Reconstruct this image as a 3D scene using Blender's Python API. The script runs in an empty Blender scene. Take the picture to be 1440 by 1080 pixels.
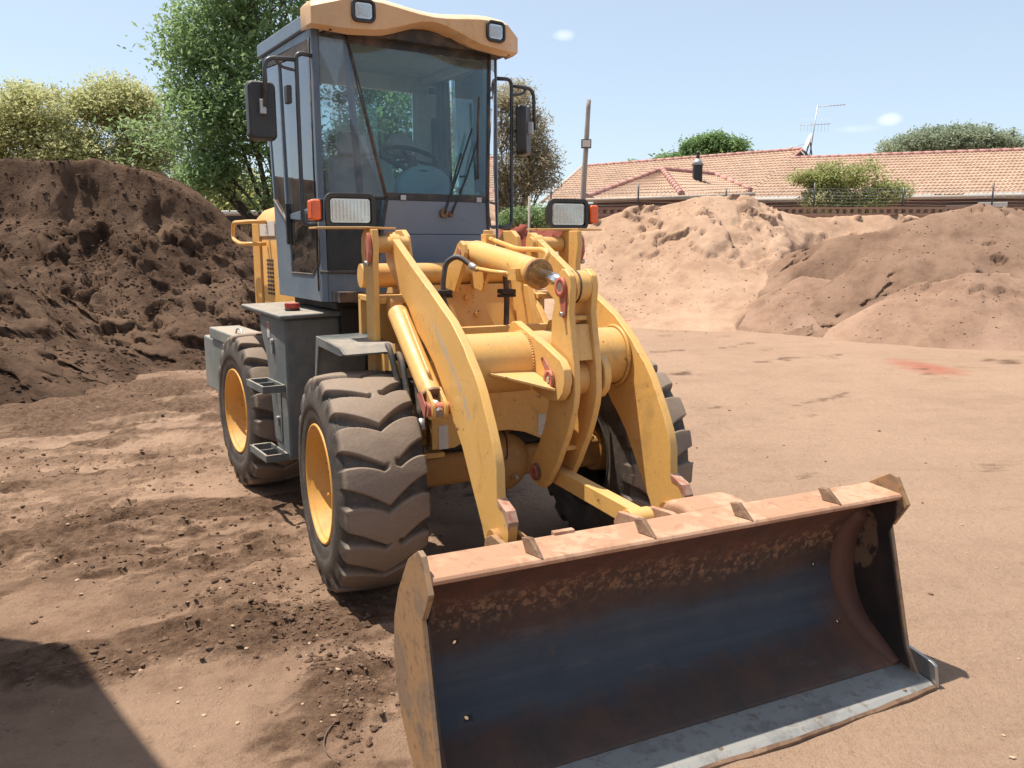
import bpy, bmesh, math, random
import numpy as np
from mathutils import Vector, Matrix
random.seed(7); RNG = np.random.default_rng(7)
C = bpy.context.scene.collection
R = math.radians
sc = bpy.context.scene

# ------------------------------------------------------------ camera, sky, sun, exposure
cd = bpy.data.cameras.new('camera'); cam = bpy.data.objects.new('camera', cd); C.objects.link(cam)
cam.location = (0, 0, 1.709); cam.rotation_euler = (math.pi / 2 - 0.16915, 0, 0)
cd.sensor_width = 36; cd.sensor_fit = 'HORIZONTAL'; cd.lens = 36 * 1164 / 1440
cd.clip_start = 0.05; cd.clip_end = 3000
sc.camera = cam
SUNV = Vector((-0.369, 0.113, 1.0)).normalized()
w = bpy.data.worlds.new('World'); sc.world = w; w.use_nodes = True
wn = w.node_tree.nodes; wl = w.node_tree.links; wn.clear()
sky = wn.new('ShaderNodeTexSky'); sky.sky_type = 'NISHITA'; sky.sun_disc = False
sky.sun_elevation = math.asin(SUNV.z); sky.sun_rotation = math.atan2(SUNV.x, SUNV.y)
sky.altitude = 1500; sky.air_density = 1.0; sky.dust_density = 4.0; sky.ozone_density = 1.6
bg = wn.new('ShaderNodeBackground'); bg.inputs['Strength'].default_value = 0.135
wo = wn.new('ShaderNodeOutputWorld')
# two small wisps of cloud, fixed directions in the sky
geo = wn.new('ShaderNodeTexCoord')
def wmath(op, a, b=None, clamp=False):
    n = wn.new('ShaderNodeMath'); n.operation = op; n.use_clamp = clamp
    for i, v in enumerate((a, b)):
        if v is None: continue
        if isinstance(v, (int, float)): n.inputs[i].default_value = v
        else: wl.new(v, n.inputs[i])
    return n.outputs[0]
wnoise = wn.new('ShaderNodeTexNoise'); wnoise.inputs['Scale'].default_value = 38; wnoise.inputs['Detail'].default_value = 4
wl.new(geo.outputs['Generated'], wnoise.inputs['Vector'])
hs = wn.new('ShaderNodeMix'); hs.data_type = 'RGBA'; hs.inputs[0].default_value = .48; wl.new(sky.outputs[0], hs.inputs[6]); hs.inputs[7].default_value = (3.35, 3.75, 3.9, 1)   # thin summer haze over the whole sky
col = hs.outputs[2]
for (cx, cz, rx, rz, amt) in ((0.058, 0.227, 0.021, 0.0085, .6), (0.398, 0.128, 0.016, 0.009, .55), (0.372, 0.12, .03, .006, .25)):
    sep = wn.new('ShaderNodeSeparateXYZ'); wl.new(geo.outputs['Generated'], sep.inputs[0])
    dx = wmath('DIVIDE', wmath('SUBTRACT', sep.outputs[0], cx), rx); dz = wmath('DIVIDE', wmath('SUBTRACT', sep.outputs[2], cz), rz)
    d2 = wmath('ADD', wmath('MULTIPLY', dx, dx), wmath('MULTIPLY', dz, dz))
    m = wmath('SUBTRACT', 1.15, wmath('ADD', d2, wmath('MULTIPLY', wnoise.outputs[0], 1.1)), True)
    m = wmath('MULTIPLY', m, wmath('MULTIPLY', wmath('GREATER_THAN', sep.outputs[1], 0.0), amt))
    mx = wn.new('ShaderNodeMix'); mx.data_type = 'RGBA'; wl.new(m, mx.inputs[0]); wl.new(col, mx.inputs[6]); mx.inputs[7].default_value = (6.2, 6.4, 6.7, 1)
    col = mx.outputs[2]
wl.new(col, bg.inputs[0]); wl.new(bg.outputs[0], wo.inputs[0])
sd = bpy.data.lights.new('sun', 'SUN'); sd.energy = 4.6; sd.angle = R(0.53); sd.color = (1.0, 0.93, 0.80)
sun = bpy.data.objects.new('sun', sd); C.objects.link(sun)
sun.rotation_euler = SUNV.to_track_quat('Z', 'Y').to_euler()
sc.view_settings.view_transform = 'Standard'; sc.view_settings.look = 'None'
sc.view_settings.exposure = 0.70; sc.view_settings.gamma = 1; sc.view_settings.use_curve_mapping = False

# ------------------------------------------------------------ materials
def new_mat(name):
    m = bpy.data.materials.new(name); m.use_nodes = True; n = m.node_tree; n.nodes.clear()
    o = n.nodes.new('ShaderNodeOutputMaterial'); b = n.nodes.new('ShaderNodeBsdfPrincipled'); n.links.new(b.outputs[0], o.inputs[0])
    return m, n, b, o
class NB:
    def __init__(s, nt): s.nt = nt
    def n(s, t, **k):
        x = s.nt.nodes.new(t)
        for a, b in k.items(): setattr(x, a, b)
        return x
    def put(s, sock, v):
        if isinstance(v, bpy.types.NodeSocket): s.nt.links.new(v, sock)
        elif v is not None:
            if isinstance(v, tuple) and len(v) == 3 and sock.type == 'RGBA': v = v + (1,)
            sock.default_value = v
    def obj(s): return s.n('ShaderNodeTexCoord').outputs['Object']
    def noise(s, scale, detail=4, rough=.55, vec=None, out=0, dist=0.0):
        x = s.n('ShaderNodeTexNoise'); x.inputs['Scale'].default_value = scale; x.inputs['Detail'].default_value = detail
        x.inputs['Roughness'].default_value = rough; x.inputs['Distortion'].default_value = dist
        s.put(x.inputs['Vector'], vec if vec is not None else s.obj()); return x.outputs[out]
    def vor(s, scale, feature='F1', vec=None, out=0):
        x = s.n('ShaderNodeTexVoronoi', feature=feature); x.inputs['Scale'].default_value = scale
        s.put(x.inputs['Vector'], vec if vec is not None else s.obj()); return x.outputs[out]
    def m(s, op, a, b=None, c=None, clamp=False):
        x = s.n('ShaderNodeMath', operation=op, use_clamp=clamp)
        for i, v in enumerate((a, b, c)):
            if v is not None: s.put(x.inputs[i], v)
        return x.outputs[0]
    def step(s, v, lo, hi, a=0.0, b=1.0):
        x = s.n('ShaderNodeMapRange', interpolation_type='SMOOTHSTEP'); s.put(x.inputs[0], v)
        for i, q in enumerate((lo, hi, a, b)): x.inputs[i + 1].default_value = q
        return x.outputs[0]
    def mix(s, f, a, b, blend='MIX'):
        x = s.n('ShaderNodeMix', data_type='RGBA', blend_type=blend); s.put(x.inputs[0], f); s.put(x.inputs[6], a); s.put(x.inputs[7], b)
        return x.outputs[2]
    def xyz(s, v=None):
        x = s.n('ShaderNodeSeparateXYZ'); s.put(x.inputs[0], v if v is not None else s.obj()); return x.outputs
    def bump(s, h, strength=.3, dist=.01, prev=None):
        x = s.n('ShaderNodeBump'); x.inputs['Strength'].default_value = strength; x.inputs['Distance'].default_value = dist
        s.put(x.inputs['Height'], h)
        if prev is not None: s.put(x.inputs['Normal'], prev)
        return x.outputs[0]
    def scale(s, sx, sy, sz, vec=None):
        x = s.n('ShaderNodeMapping'); x.inputs['Scale'].default_value = (sx, sy, sz); s.put(x.inputs['Vector'], vec if vec is not None else s.obj()); return x.outputs[0]

DUST = (.42, .27, .175)
def paint(name, base, rough=.42, dust=.35, chips=0.0, dustcol=DUST, metallic=0.0, spec=.5, bump=.05, fade=.12, topdust=.35, chipcol=(.12, .045, .02)):
    m, nt, b, o = new_mat(name); k = NB(nt)
    n1 = k.noise(2.3, 6, .6); n2 = k.noise(14, 5, .65); n3 = k.noise(90, 3, .6)
    c = k.mix(k.step(n1, .35, .7), base, tuple(min(1, x * (1 + fade) + .02 * fade) for x in base))
    c = k.mix(k.m('MULTIPLY', k.step(n3, .3, .8), .12), c, (0.02, .02, .02))
    up = k.xyz(k.n('ShaderNodeNewGeometry').outputs['Normal'])[2]
    d = k.m('MULTIPLY', k.step(k.m('MULTIPLY_ADD', n1, .5, k.m('MULTIPLY', n2, .5)), .42, .66), dust)
    d = k.m('ADD', d, k.m('MULTIPLY', k.step(up, .55, .98), k.m('MULTIPLY', n2, topdust * 1.6)), clamp=True)
    c = k.mix(d, c, dustcol)
    # faint vertical run marks
    runs = k.noise(1.0, 3, .6, k.scale(22, 22, 1.3))
    c = k.mix(k.m('MULTIPLY', k.step(runs, .58, .78), .22), c, tuple(x * .45 for x in base))
    sc_ = k.noise(1.0, 2, .5, k.scale(3, 45, 45)); sc2 = k.noise(1.0, 2, .5, k.scale(50, 4, 30))
    c = k.mix(k.m('MULTIPLY', k.m('MAXIMUM', k.step(sc_, .72, .76), k.step(sc2, .73, .77)), .4), c, dustcol)
    st_ = k.noise(4.2, 6, .72, None, 0, .6); c = k.mix(k.m('MULTIPLY', k.step(st_, .54, .70), .42), c, tuple(x * .5 + .01 for x in base))
    if chips > 0:
        cn = k.noise(26, 5, .7, out=0); cn2 = k.noise(3.1, 2, .5)
        f = k.m('MULTIPLY', k.step(cn, .70 - chips * .12, .73 - chips * .12), k.step(cn2, .46, .6))
        c = k.mix(f, c, chipcol)
    k.put(b.inputs['Base Color'], c); b.inputs['Metallic'].default_value = metallic
    k.put(b.inputs['Roughness'], k.m('MULTIPLY_ADD', d, .45, k.m('MULTIPLY_ADD', n2, .18, rough - .08)))
    b.inputs['Specular IOR Level'].default_value = spec
    k.put(b.inputs['Normal'], k.bump(k.m('MULTIPLY_ADD', n2, .5, n3), bump, .004))
    return m
YEL = (.68, .39, .115)
M = {}
M['yellow'] = paint('yellow_paint', YEL, .40, .22, chips=.55, chipcol=(.20, .085, .04))
M['yellow_clean'] = paint('yellow_panel', (.66, .35, .09), .38, .15, chips=.1)
M['yellow_dirty'] = paint('yellow_oily', (.40, .20, .055), .5, .55, chips=.8, dustcol=(.23, .13, .07))
def arm_mat():
    m = paint('lift_arm_paint', YEL, .40, .20, chips=.6, chipcol=(.20, .085, .04)); nt = m.node_tree; k = NB(nt)
    b = [n for n in nt.nodes if n.type == 'BSDF_PRINCIPLED'][0]; src = b.inputs['Base Color'].links[0].from_socket
    x, y, z = k.xyz()
    # scrape runs down the middle of the plate from (.22,1.40) to (.86,1.04)
    t = k.m('DIVIDE', k.m('ADD', k.m('MULTIPLY', k.m('SUBTRACT', x, .18), .80), k.m('MULTIPLY', k.m('SUBTRACT', z, 1.42), -.60)), .78)
    d = k.m('ADD', k.m('MULTIPLY', k.m('SUBTRACT', x, .18), .60), k.m('MULTIPLY', k.m('SUBTRACT', z, 1.42), .80))
    d = k.m('ADD', d, k.m('MULTIPLY', k.m('MULTIPLY', t, k.m('SUBTRACT', 1.0, t)), -.16))
    n_ = k.noise(9, 5, .7); w_ = k.step(k.m('ABSOLUTE', k.m('ADD', d, k.m('MULTIPLY', k.m('SUBTRACT', n_, .5), .014))), .026, .014)
    w_ = k.m('MULTIPLY', w_, k.m('MULTIPLY', k.step(t, .18, .30), k.step(t, 1.0, .94))); w_ = k.m('MULTIPLY', w_, k.m('MULTIPLY', k.step(k.noise(30, 4, .7), .35, .55), k.step(y, -.40, -.45)))
    k.put(b.inputs['Base Color'], k.mix(k.m('MULTIPLY', w_, .75), src, (.40, .36, .30))); return m
M['arm'] = arm_mat()
def edge_wear(m, amt=.8, colr=(.17, .075, .035)):
    nt = m.node_tree; k = NB(nt); b = [n for n in nt.nodes if n.type == 'BSDF_PRINCIPLED'][0]; src = b.inputs['Base Color'].links[0].from_socket
    bv = k.n('ShaderNodeBevel'); bv.samples = 4; bv.inputs['Radius'].default_value = .009
    ge = k.n('ShaderNodeNewGeometry'); dt = k.n('ShaderNodeVectorMath', operation='DOT_PRODUCT'); nt.links.new(bv.outputs[0], dt.inputs[0]); nt.links.new(ge.outputs['True Normal'], dt.inputs[1])
    e = k.step(dt.outputs['Value'], .97, .86); f = k.m('MULTIPLY', e, k.m('MULTIPLY', k.step(k.noise(16, 5, .7), .50, .58), k.step(k.noise(2.2, 3, .6), .40, .58)))
    k.put(b.inputs['Base Color'], k.mix(k.m('MULTIPLY', f, amt), src, colr))
for q in ('yellow', 'arm', 'yellow_dirty'):
    if q in M: edge_wear(M[q])
M['visor'] = paint('visor_orange', (.60, .36, .17), .45, .35, chips=.2, topdust=.8, dustcol=(.60, .50, .38))
M['rim'] = paint('rim_yellow', (.68, .34, .06), .42, .3, chips=.35)
M['cab'] = paint('cab_slate', (.125, .165, .215), .38, .22, chips=.1, dustcol=(.28, .24, .20), topdust=.6)
M['cab_dash'] = paint('dash_vinyl', (.20, .30, .34), .6, .2, dustcol=(.3, .34, .34))
M['cap'] = paint('cap_cloth', (.34, .31, .28), .9, .3)
M['corner'] = paint('red_dusty_steel', (.11, .045, .03), .7, .6, chips=.3, dustcol=(.17, .075, .045), topdust=.5)
M['cab_front'] = paint('cab_slate_shade_lift', (.165, .215, .29), .35, .25, chips=.12, dustcol=(.2, .21, .22))  # same cab slate, colour lifted because the front lies in shade
M['tank'] = paint('tank_grey', (.105, .125, .135), .45, .35, chips=.15, dustcol=(.32, .27, .22), topdust=.9)
M['cweight'] = paint('counterweight_grey', (.16, .18, .175), .5, .35, dustcol=(.36, .30, .24), topdust=.9)
M['black'] = paint('black_plastic', (.016, .016, .017), .42, .2, dustcol=(.14, .115, .09), topdust=.5)
M['black_metal'] = paint('black_tube', (.035, .042, .055), .35, .2, dustcol=(.2, .17, .14))
M['dark'] = paint('grimy_black', (.02, .018, .016), .65, .5, dustcol=(.06, .045, .035))
M['hose'] = paint('rubber_hose', (.05, .05, .055), .5, .4, dustcol=(.2, .17, .15))
M['liner'] = paint('cab_lining', (.58, .55, .50), .8, .3, dustcol=(.35, .33, .30))
M['seat'] = paint('seat_vinyl', (.46, .49, .50), .6, .35, dustcol=(.35, .33, .31))
M['red'] = paint('red_plastic', (.42, .03, .025), .35, .3)
M['redpaint'] = paint('red_cap_paint', (.42, .10, .07), .5, .5, chips=1.0)
M['orange'] = paint('amber_lens', (.75, .12, .03), .2, .12)
M['white'] = paint('white_decal', (.62, .58, .52), .5, .3)
M['pad'] = paint('rubber_black', (.03, .03, .03), .7, .3)
def simple(name, col_, rough=.5, metallic=0.0, spec=.5):
    m, nt, b, o = new_mat(name); k = NB(nt); n = k.noise(25, 4)
    k.put(b.inputs['Base Color'], k.mix(n, tuple(x * .8 for x in col_), tuple(min(1, x * 1.15) for x in col_)))
    b.inputs['Roughness'].default_value = rough; b.inputs['Metallic'].default_value = metallic; b.inputs['Specular IOR Level'].default_value = spec
    return m
M['chrome'] = simple('chrome_rod', (.85, .85, .86), .2, 1.0)
M['steel'] = simple('worn_steel', (.42, .40, .38), .38, .9)
M['reflector'] = simple('lamp_reflector', (.8, .8, .8), .18, 1.0)
M['mirror'] = simple('mirror_glass', (.8, .82, .85), .03, 1.0)
def glass(name, tint, dirt=.06, refl=1.0, dirtcol=(.5, .47, .43)):
    m, nt, b, o = new_mat(name); nt.nodes.remove(b); k = NB(nt)
    tr = k.n('ShaderNodeBsdfTransparent'); tr.inputs[0].default_value = tint + (1,)
    gl = k.n('ShaderNodeBsdfGlossy'); gl.inputs['Roughness'].default_value = .015; gl.inputs[0].default_value = (.95, .97, 1, 1)
    fr = k.n('ShaderNodeFresnel'); fr.inputs['IOR'].default_value = 1.5
    mx = k.n('ShaderNodeMixShader'); k.put(mx.inputs[0], k.m('MULTIPLY', fr.outputs[0], refl * 1.6, clamp=True)); nt.links.new(tr.outputs[0], mx.inputs[1]); nt.links.new(gl.outputs[0], mx.inputs[2])
    df = k.n('ShaderNodeBsdfDiffuse'); df.inputs[0].default_value = dirtcol + (1,)
    mx2 = k.n('ShaderNodeMixShader'); k.put(mx2.inputs[0], k.m('MULTIPLY', k.step(k.noise(5, 6, .7), .3, .75), dirt * 2))
    nt.links.new(mx.outputs[0], mx2.inputs[1]); nt.links.new(df.outputs[0], mx2.inputs[2]); nt.links.new(mx2.outputs[0], o.inputs[0])
    return m
M['glass'] = glass('tinted_windscreen', (.78, .91, .92), .03, .6)
M['glass_side'] = glass('side_glass', (.78, .88, .88), .045, 1.0)
M['glass_clear'] = glass('quarter_glass', (.86, .91, .92), .09, 1.3, (.6, .6, .6))
M['glass_dark'] = glass('lower_glass', (.30, .34, .34), .05, 1.4)
M['lens'] = glass('lamp_lens', (.9, .9, .88), .22, 1.2, (.7, .66, .6))

def tyre_mat():
    m, nt, b, o = new_mat('tyre_rubber'); k = NB(nt)
    x, y, z = k.xyz()
    r = k.m('SQRT', k.m('ADD', k.m('MULTIPLY', x, x), k.m('MULTIPLY', z, z)))
    n1 = k.noise(7, 6, .65); n2 = k.noise(60, 4, .6)
    dusty = k.step(k.m('MULTIPLY_ADD', n1, .05, r), .515, .56)
    c = k.mix(k.step(n1, .3, .75), (.04, .035, .032), (.10, .08, .066))
    c = k.mix(k.m('MULTIPLY', dusty, k.m('MULTIPLY_ADD', n2, .3, .62)), c, (.29, .212, .157))
    c = k.mix(k.m('MULTIPLY', k.step(n2, .55, .75), .25), c, (.34, .25, .19))
    k.put(b.inputs['Base Color'], c); k.put(b.inputs['Roughness'], k.m('MULTIPLY_ADD', n1, .25, .55)); b.inputs['Specular IOR Level'].default_value = .35
    k.put(b.inputs['Normal'], k.bump(k.m('MULTIPLY_ADD', n1, .6, n2), .25, .006))
    return m
M['tyre'] = tyre_mat()

def bucket_mat():
    # wear bands run along the bucket, by height on its curved back
    m, nt, b, o = new_mat('bucket_steel'); k = NB(nt)
    x, y, z = k.xyz()
    warp = k.noise(1.7, 5, .6); fine = k.noise(34, 6, .7); mid = k.noise(7, 6, .65)
    h = k.m('ADD', z, k.m('MULTIPLY', k.m('SUBTRACT', warp, .5), .16)); h = k.m('ADD', h, k.m('MULTIPLY', k.m('SUBTRACT', mid, .5), .08))
    blue = (.038, .043, .056); rust = (.125, .052, .033); tan = (.30, .16, .09); brown = (.080, .039, .027)
    c = k.mix(k.step(mid, .3, .7), brown, (.05, .033, .027))
    streak = k.noise(1, 4, .6, k.scale(1.5, 1.5, 30))
    c = k.mix(k.m('MULTIPLY', k.step(h, .10, .17), k.step(h, .40, .30)), c, k.mix(k.step(streak, .35, .75), blue, (.055, .058, .068)))
    c = k.mix(k.step(h, .44, .54), c, k.mix(k.step(mid, .35, .7), rust, (.08, .040, .029)))
    f = k.m('MULTIPLY', k.m('MULTIPLY', k.step(h, .40, .46), k.step(h, .58, .50)), k.step(fine, .47, .62))
    c = k.mix(k.m('MULTIPLY', f, .75), c, tan)
    c = k.mix(k.m('MULTIPLY', k.step(k.noise(4.3, 5, .7), .62, .72), .7), c, (.15, .05, .025))
    # dust from the right-hand corner and joint
    e = k.m('MULTIPLY', k.step(y, .72, .95), k.step(h, .35, .1))
    c = k.mix(k.m('MULTIPLY', e, .6), c, (.20, .085, .045))
    k.put(b.inputs['Base Color'], c); scr = k.noise(1, 4, .65, k.scale(9, 2.2, 16)); c = k.mix(k.m('MULTIPLY', k.step(scr, .60, .74), .35), c, (.13, .10, .085)); scr2 = k.noise(1, 2, .5, k.scale(2, 70, 3)); c = k.mix(k.m('MULTIPLY', k.step(scr2, .64, .72), .25), c, (.02, .015, .014))
    mark = k.step(k.noise(2.6, 6, .75, None, 0, .8), .66, .70); c = k.mix(k.m('MULTIPLY', mark, .8), c, (.20, .075, .035))
    k.put(b.inputs['Base Color'], c); b.inputs['Metallic'].default_value = .15
    k.put(b.inputs['Roughness'], k.m('MULTIPLY_ADD', mid, .35, .50))
    k.put(b.inputs['Normal'], k.bump(k.m('MULTIPLY_ADD', fine, .6, mid), .35, .006))
    return m
M['bucket'] = bucket_mat()
def plate_mat(name, a, bb, cc, sc1=2.4, metallic=.2, rough=.6):
    m, nt, b, o = new_mat(name); k = NB(nt)
    n1 = k.noise(sc1, 6, .65); n2 = k.noise(22, 6, .7)
    c = k.mix(k.step(n1, .42, .52), a, bb); c = k.mix(k.m('MULTIPLY', k.step(n2, .5, .68), .7), c, cc)
    k.put(b.inputs['Base Color'], c); b.inputs['Metallic'].default_value = metallic; k.put(b.inputs['Roughness'], k.m('MULTIPLY_ADD', n2, .3, rough - .1))
    k.put(b.inputs['Normal'], k.bump(n2, .3, .004)); return m
M['bk_side'] = plate_mat('bucket_side', (.235, .155, .10), (.33, .19, .095), (.12, .065, .04), 3.6, .1)
M['bk_inner'] = plate_mat('bucket_side_inner', (.02, .018, .018), (.05, .03, .022), (.12, .06, .035), 2.2, .3, .5)
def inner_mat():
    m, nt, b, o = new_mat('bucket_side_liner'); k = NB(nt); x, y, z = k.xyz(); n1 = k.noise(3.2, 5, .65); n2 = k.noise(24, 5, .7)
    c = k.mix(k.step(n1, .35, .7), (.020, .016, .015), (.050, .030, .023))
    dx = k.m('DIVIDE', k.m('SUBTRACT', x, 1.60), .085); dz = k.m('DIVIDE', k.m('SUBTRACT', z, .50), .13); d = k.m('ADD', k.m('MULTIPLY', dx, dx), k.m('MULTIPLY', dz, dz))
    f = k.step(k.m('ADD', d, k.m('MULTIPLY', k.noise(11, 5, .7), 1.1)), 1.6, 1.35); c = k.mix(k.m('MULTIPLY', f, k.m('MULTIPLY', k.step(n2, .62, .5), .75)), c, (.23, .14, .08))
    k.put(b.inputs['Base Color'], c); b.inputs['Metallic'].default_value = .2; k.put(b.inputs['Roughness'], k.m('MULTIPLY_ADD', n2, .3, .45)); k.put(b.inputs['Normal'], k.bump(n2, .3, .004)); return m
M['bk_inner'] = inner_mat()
M['bk_edge'] = plate_mat('bucket_top_edge', (.46, .27, .175), (.38, .205, .125), (.26, .14, .085), 5, .0, .75)
M['blade'] = plate_mat('cutting_edge_steel', (.21, .205, .198), (.29, .285, .275), (.15, .11, .09), 3, .3, .52)
M['rust'] = plate_mat('rusty_steel', (.16, .09, .055), (.22, .13, .08), (.34, .22, .14), 9, .3)
M['worn'] = plate_mat('worn_red_steel', (.36, .16, .10), (.42, .27, .2), (.3, .1, .06), 20, .2)

def soil(name, cols, speck=(.55, .42, .3), speck_amt=.25, scale=1.0, bump=.6, bscale=1.0):
    """cols: low, mid, high reflectance of the earth, patched by noise"""
    m, nt, b, o = new_mat(name); k = NB(nt)
    n0 = k.noise(.45 * scale, 5, .6); n1 = k.noise(2.6 * scale, 8, .68); n2 = k.noise(17 * scale, 7, .72); n3 = k.noise(95 * scale, 4, .7)
    c = k.mix(k.step(n1, .34, .62), cols[0], cols[1]); c = k.mix(k.step(n0, .42, .62), c, cols[2])
    c = k.mix(k.m('MULTIPLY', k.step(n2, .52, .72), .45), c, tuple(x * .62 for x in cols[0]))
    c = k.mix(k.m('MULTIPLY', k.step(n3, .45, .75), .35), c, cols[2])
    v = k.vor(55 * scale); s_ = k.m('MULTIPLY', k.step(v, .16, .08), k.step(k.noise(12 * scale, 2), .55, .7))
    c = k.mix(k.m('MULTIPLY', s_, speck_amt), c, speck)
    k.put(b.inputs['Base Color'], c); b.inputs['Roughness'].default_value = .95; b.inputs['Specular IOR Level'].default_value = .12
    h = k.m('MULTIPLY_ADD', n2, .6, k.m('MULTIPLY_ADD', n3, .22, k.m('MULTIPLY', n1, 1.3)))
    k.put(b.inputs['Normal'], k.bump(h, bump, .03 * bscale)); return m, k, b, c, h
# ground: browner and churned at left, paler and packed at right and behind, with red patches
m, k, b, c0, h0 = soil('yard_earth', ((.165, .10, .067), (.285, .183, .125), (.355, .235, .165)), (.62, .50, .38), .6, 1.0, 1.3)
M['ground'] = m
x, y, z = k.xyz()
lp = k.step(k.m('ADD', x, k.m('MULTIPLY', k.noise(.5, 4), 3.0)), -.4, 2.6)
right = k.mix(k.m('MULTIPLY', k.noise(1.0, 5, .65, k.scale(.5, 2.4, 1)), .8), (.345, .228, .160), (.420, .288, .207))
right = k.mix(k.m('MULTIPLY', k.step(k.noise(38, 5, .7), .46, .7), .4), right, (.25, .155, .105))
right = k.mix(k.m('MULTIPLY', k.step(k.noise(3.2, 7, .75, k.scale(.7, 1.6, 1)), .5, .66), .38), right, (.27, .17, .115))
right = k.mix(k.m('MULTIPLY', k.step(k.noise(70, 3, .7), .6, .78), .35), right, (.56, .42, .32))
c1 = k.mix(k.m('MULTIPLY', lp, .75), c0, right)
def blob(cx, cy, rx, ry, soft=.6, namp=1.2, nsc=1.6):
    a = k.m('DIVIDE', k.m('SUBTRACT', x, cx), rx); bb = k.m('DIVIDE', k.m('SUBTRACT', y, cy), ry)
    d = k.m('ADD', k.m('MULTIPLY', a, a), k.m('MULTIPLY', bb, bb))
    return k.step(k.m('ADD', d, k.m('MULTIPLY', k.noise(nsc, 5, .7), namp)), 1.0 + namp * .5, 1.0 + namp * .5 - soft)
c1 = k.mix(k.m('MULTIPLY', blob(5.75, 11.4, .50, 1.05, 1.5, 1.8, 2.4), 1.0), c1, (.35, .115, .075))
c1 = k.mix(k.m('MULTIPLY', blob(5.8, 17.0, 1.6, 1.3), .7), c1, (.25, .115, .08))
c1 = k.mix(k.m('MULTIPLY', blob(2.6, 17.2, 2.2, .5), .5), c1, (.34, .17, .12))
wet = k.n('ShaderNodeAttribute', attribute_name='damp').outputs['Fac']
c1 = k.mix(k.m('MULTIPLY', wet, .92), c1, k.mix(k.step(k.noise(20, 5, .7), .35, .65), (.075, .043, .028), (.16, .098, .064)))
k.put(b.inputs['Base Color'], c1)
M['dark_soil'] = soil('dark_compost_earth', ((.046, .026, .017), (.098, .058, .038), (.155, .096, .064)), (.42, .29, .18), .8, 1.9, 1.0, 1.6)[0]
M['sand'] = soil('river_sand', ((.32, .20, .135), (.405, .265, .182), (.445, .298, .21)), (.5, .36, .25), .1, .8, .7)[0]
M['brown_soil'] = soil('brown_building_sand', ((.20, .122, .084), (.27, .17, .119), (.32, .207, .148)), (.4, .28, .2), .1, .8, .7)[0]
M['brown_dark'] = soil('damp_brown_sand', ((.145, .087, .06), (.22, .138, .096), (.28, .18, .127)), (.4, .28, .2), .1, .8, .7)[0]
M['red_soil'] = soil('red_clay', ((.13, .028, .020), (.22, .055, .04), (.30, .10, .07)), (.4, .2, .15), .1, 1.0, .9)[0]
M['clod'] = soil('dark_clod_earth', ((.085, .050, .034), (.16, .10, .07), (.24, .155, .105)), (.5, .4, .3), .2, 3.0, .6)[0]
M['chip'] = simple('wood_chip', (.40, .29, .19), .8)
M['twig'] = simple('dry_root', (.13, .085, .06), .85)

def leaf(name, a, bb, cc, trans=.35):
    m, nt, b, o = new_mat(name); k = NB(nt); nt.nodes.remove(b)
    rnd = k.n('ShaderNodeNewGeometry').outputs['Random Per Island']
    c = k.mix(k.step(k.noise(.9, 3), .35, .65), a, bb); c = k.mix(k.m('MULTIPLY', rnd, .75), c, cc)
    d = k.n('ShaderNodeBsdfPrincipled'); k.put(d.inputs['Base Color'], c); d.inputs['Roughness'].default_value = .5; d.inputs['Specular IOR Level'].default_value = .35
    t = k.n('ShaderNodeBsdfTranslucent'); k.put(t.inputs[0], k.mix(.5, c, tuple(min(1, q * 2.2) for q in cc)))
    mx = k.n('ShaderNodeMixShader'); mx.inputs[0].default_value = trans; nt.links.new(d.outputs[0], mx.inputs[1]); nt.links.new(t.outputs[0], mx.inputs[2]); nt.links.new(mx.outputs[0], o.inputs[0])
    return m
M['leaf_green'] = leaf('leaves_fresh_green', (.075, .145, .055), (.135, .225, .085), (.25, .34, .15), .38)
M['leaf_olive'] = leaf('leaves_olive_yellow', (.24, .26, .115), (.35, .36, .16), (.47, .46, .24), .4)
M['leaf_grey'] = leaf('leaves_grey_olive', (.16, .155, .095), (.26, .235, .145), (.38, .33, .22), .4)
M['leaf_dark'] = leaf('leaves_dark_green', (.07, .13, .045), (.12, .20, .07), (.19, .28, .11), .4)
M['leaf_silver'] = leaf('leaves_silver_green', (.15, .19, .12), (.22, .26, .17), (.30, .34, .24))
M['leaf_bush'] = leaf('leaves_bush', (.12, .17, .05), (.22, .26, .08), (.36, .36, .15))
def bark(name, c):
    m, nt, b, o = new_mat(name); k = NB(nt); n = k.noise(3, 6, .7, k.scale(4, 4, 1))
    k.put(b.inputs['Base Color'], k.mix(n, tuple(q * .5 for q in c), tuple(q * 1.4 for q in c))); b.inputs['Roughness'].default_value = .9
    k.put(b.inputs['Normal'], k.bump(n, .6, .03)); return m
M['bark'] = bark('bark_brown', (.10, .075, .055)); M['bark_grey'] = bark('bark_grey', (.17, .14, .115))

def tile_mat(name, a, bb):
    m, nt, b, o = new_mat(name); k = NB(nt)
    n = k.noise(3.5, 4, .6); v = k.n('ShaderNodeTexVoronoi'); v.inputs['Scale'].default_value = 4.5; k.put(v.inputs['Vector'], k.obj())
    c = k.mix(k.step(n, .3, .7), a, bb); vs_ = k.n('ShaderNodeSeparateColor'); k.put(vs_.inputs[0], v.outputs['Color']); c = k.mix(k.m('MULTIPLY', vs_.outputs[0], .30), c, tuple(q * .62 for q in a))
    c = k.mix(k.m('MULTIPLY', k.step(k.noise(.6, 5, .7), .52, .7), .35), c, tuple(q * .7 for q in a))
    k.put(b.inputs['Base Color'], c); c = k.mix(k.m('MULTIPLY', k.step(k.noise(1.4, 6, .75), .56, .68), .4), c, (.16, .12, .09)); k.put(b.inputs['Base Color'], c); b.inputs['Roughness'].default_value = .8; return m
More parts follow.
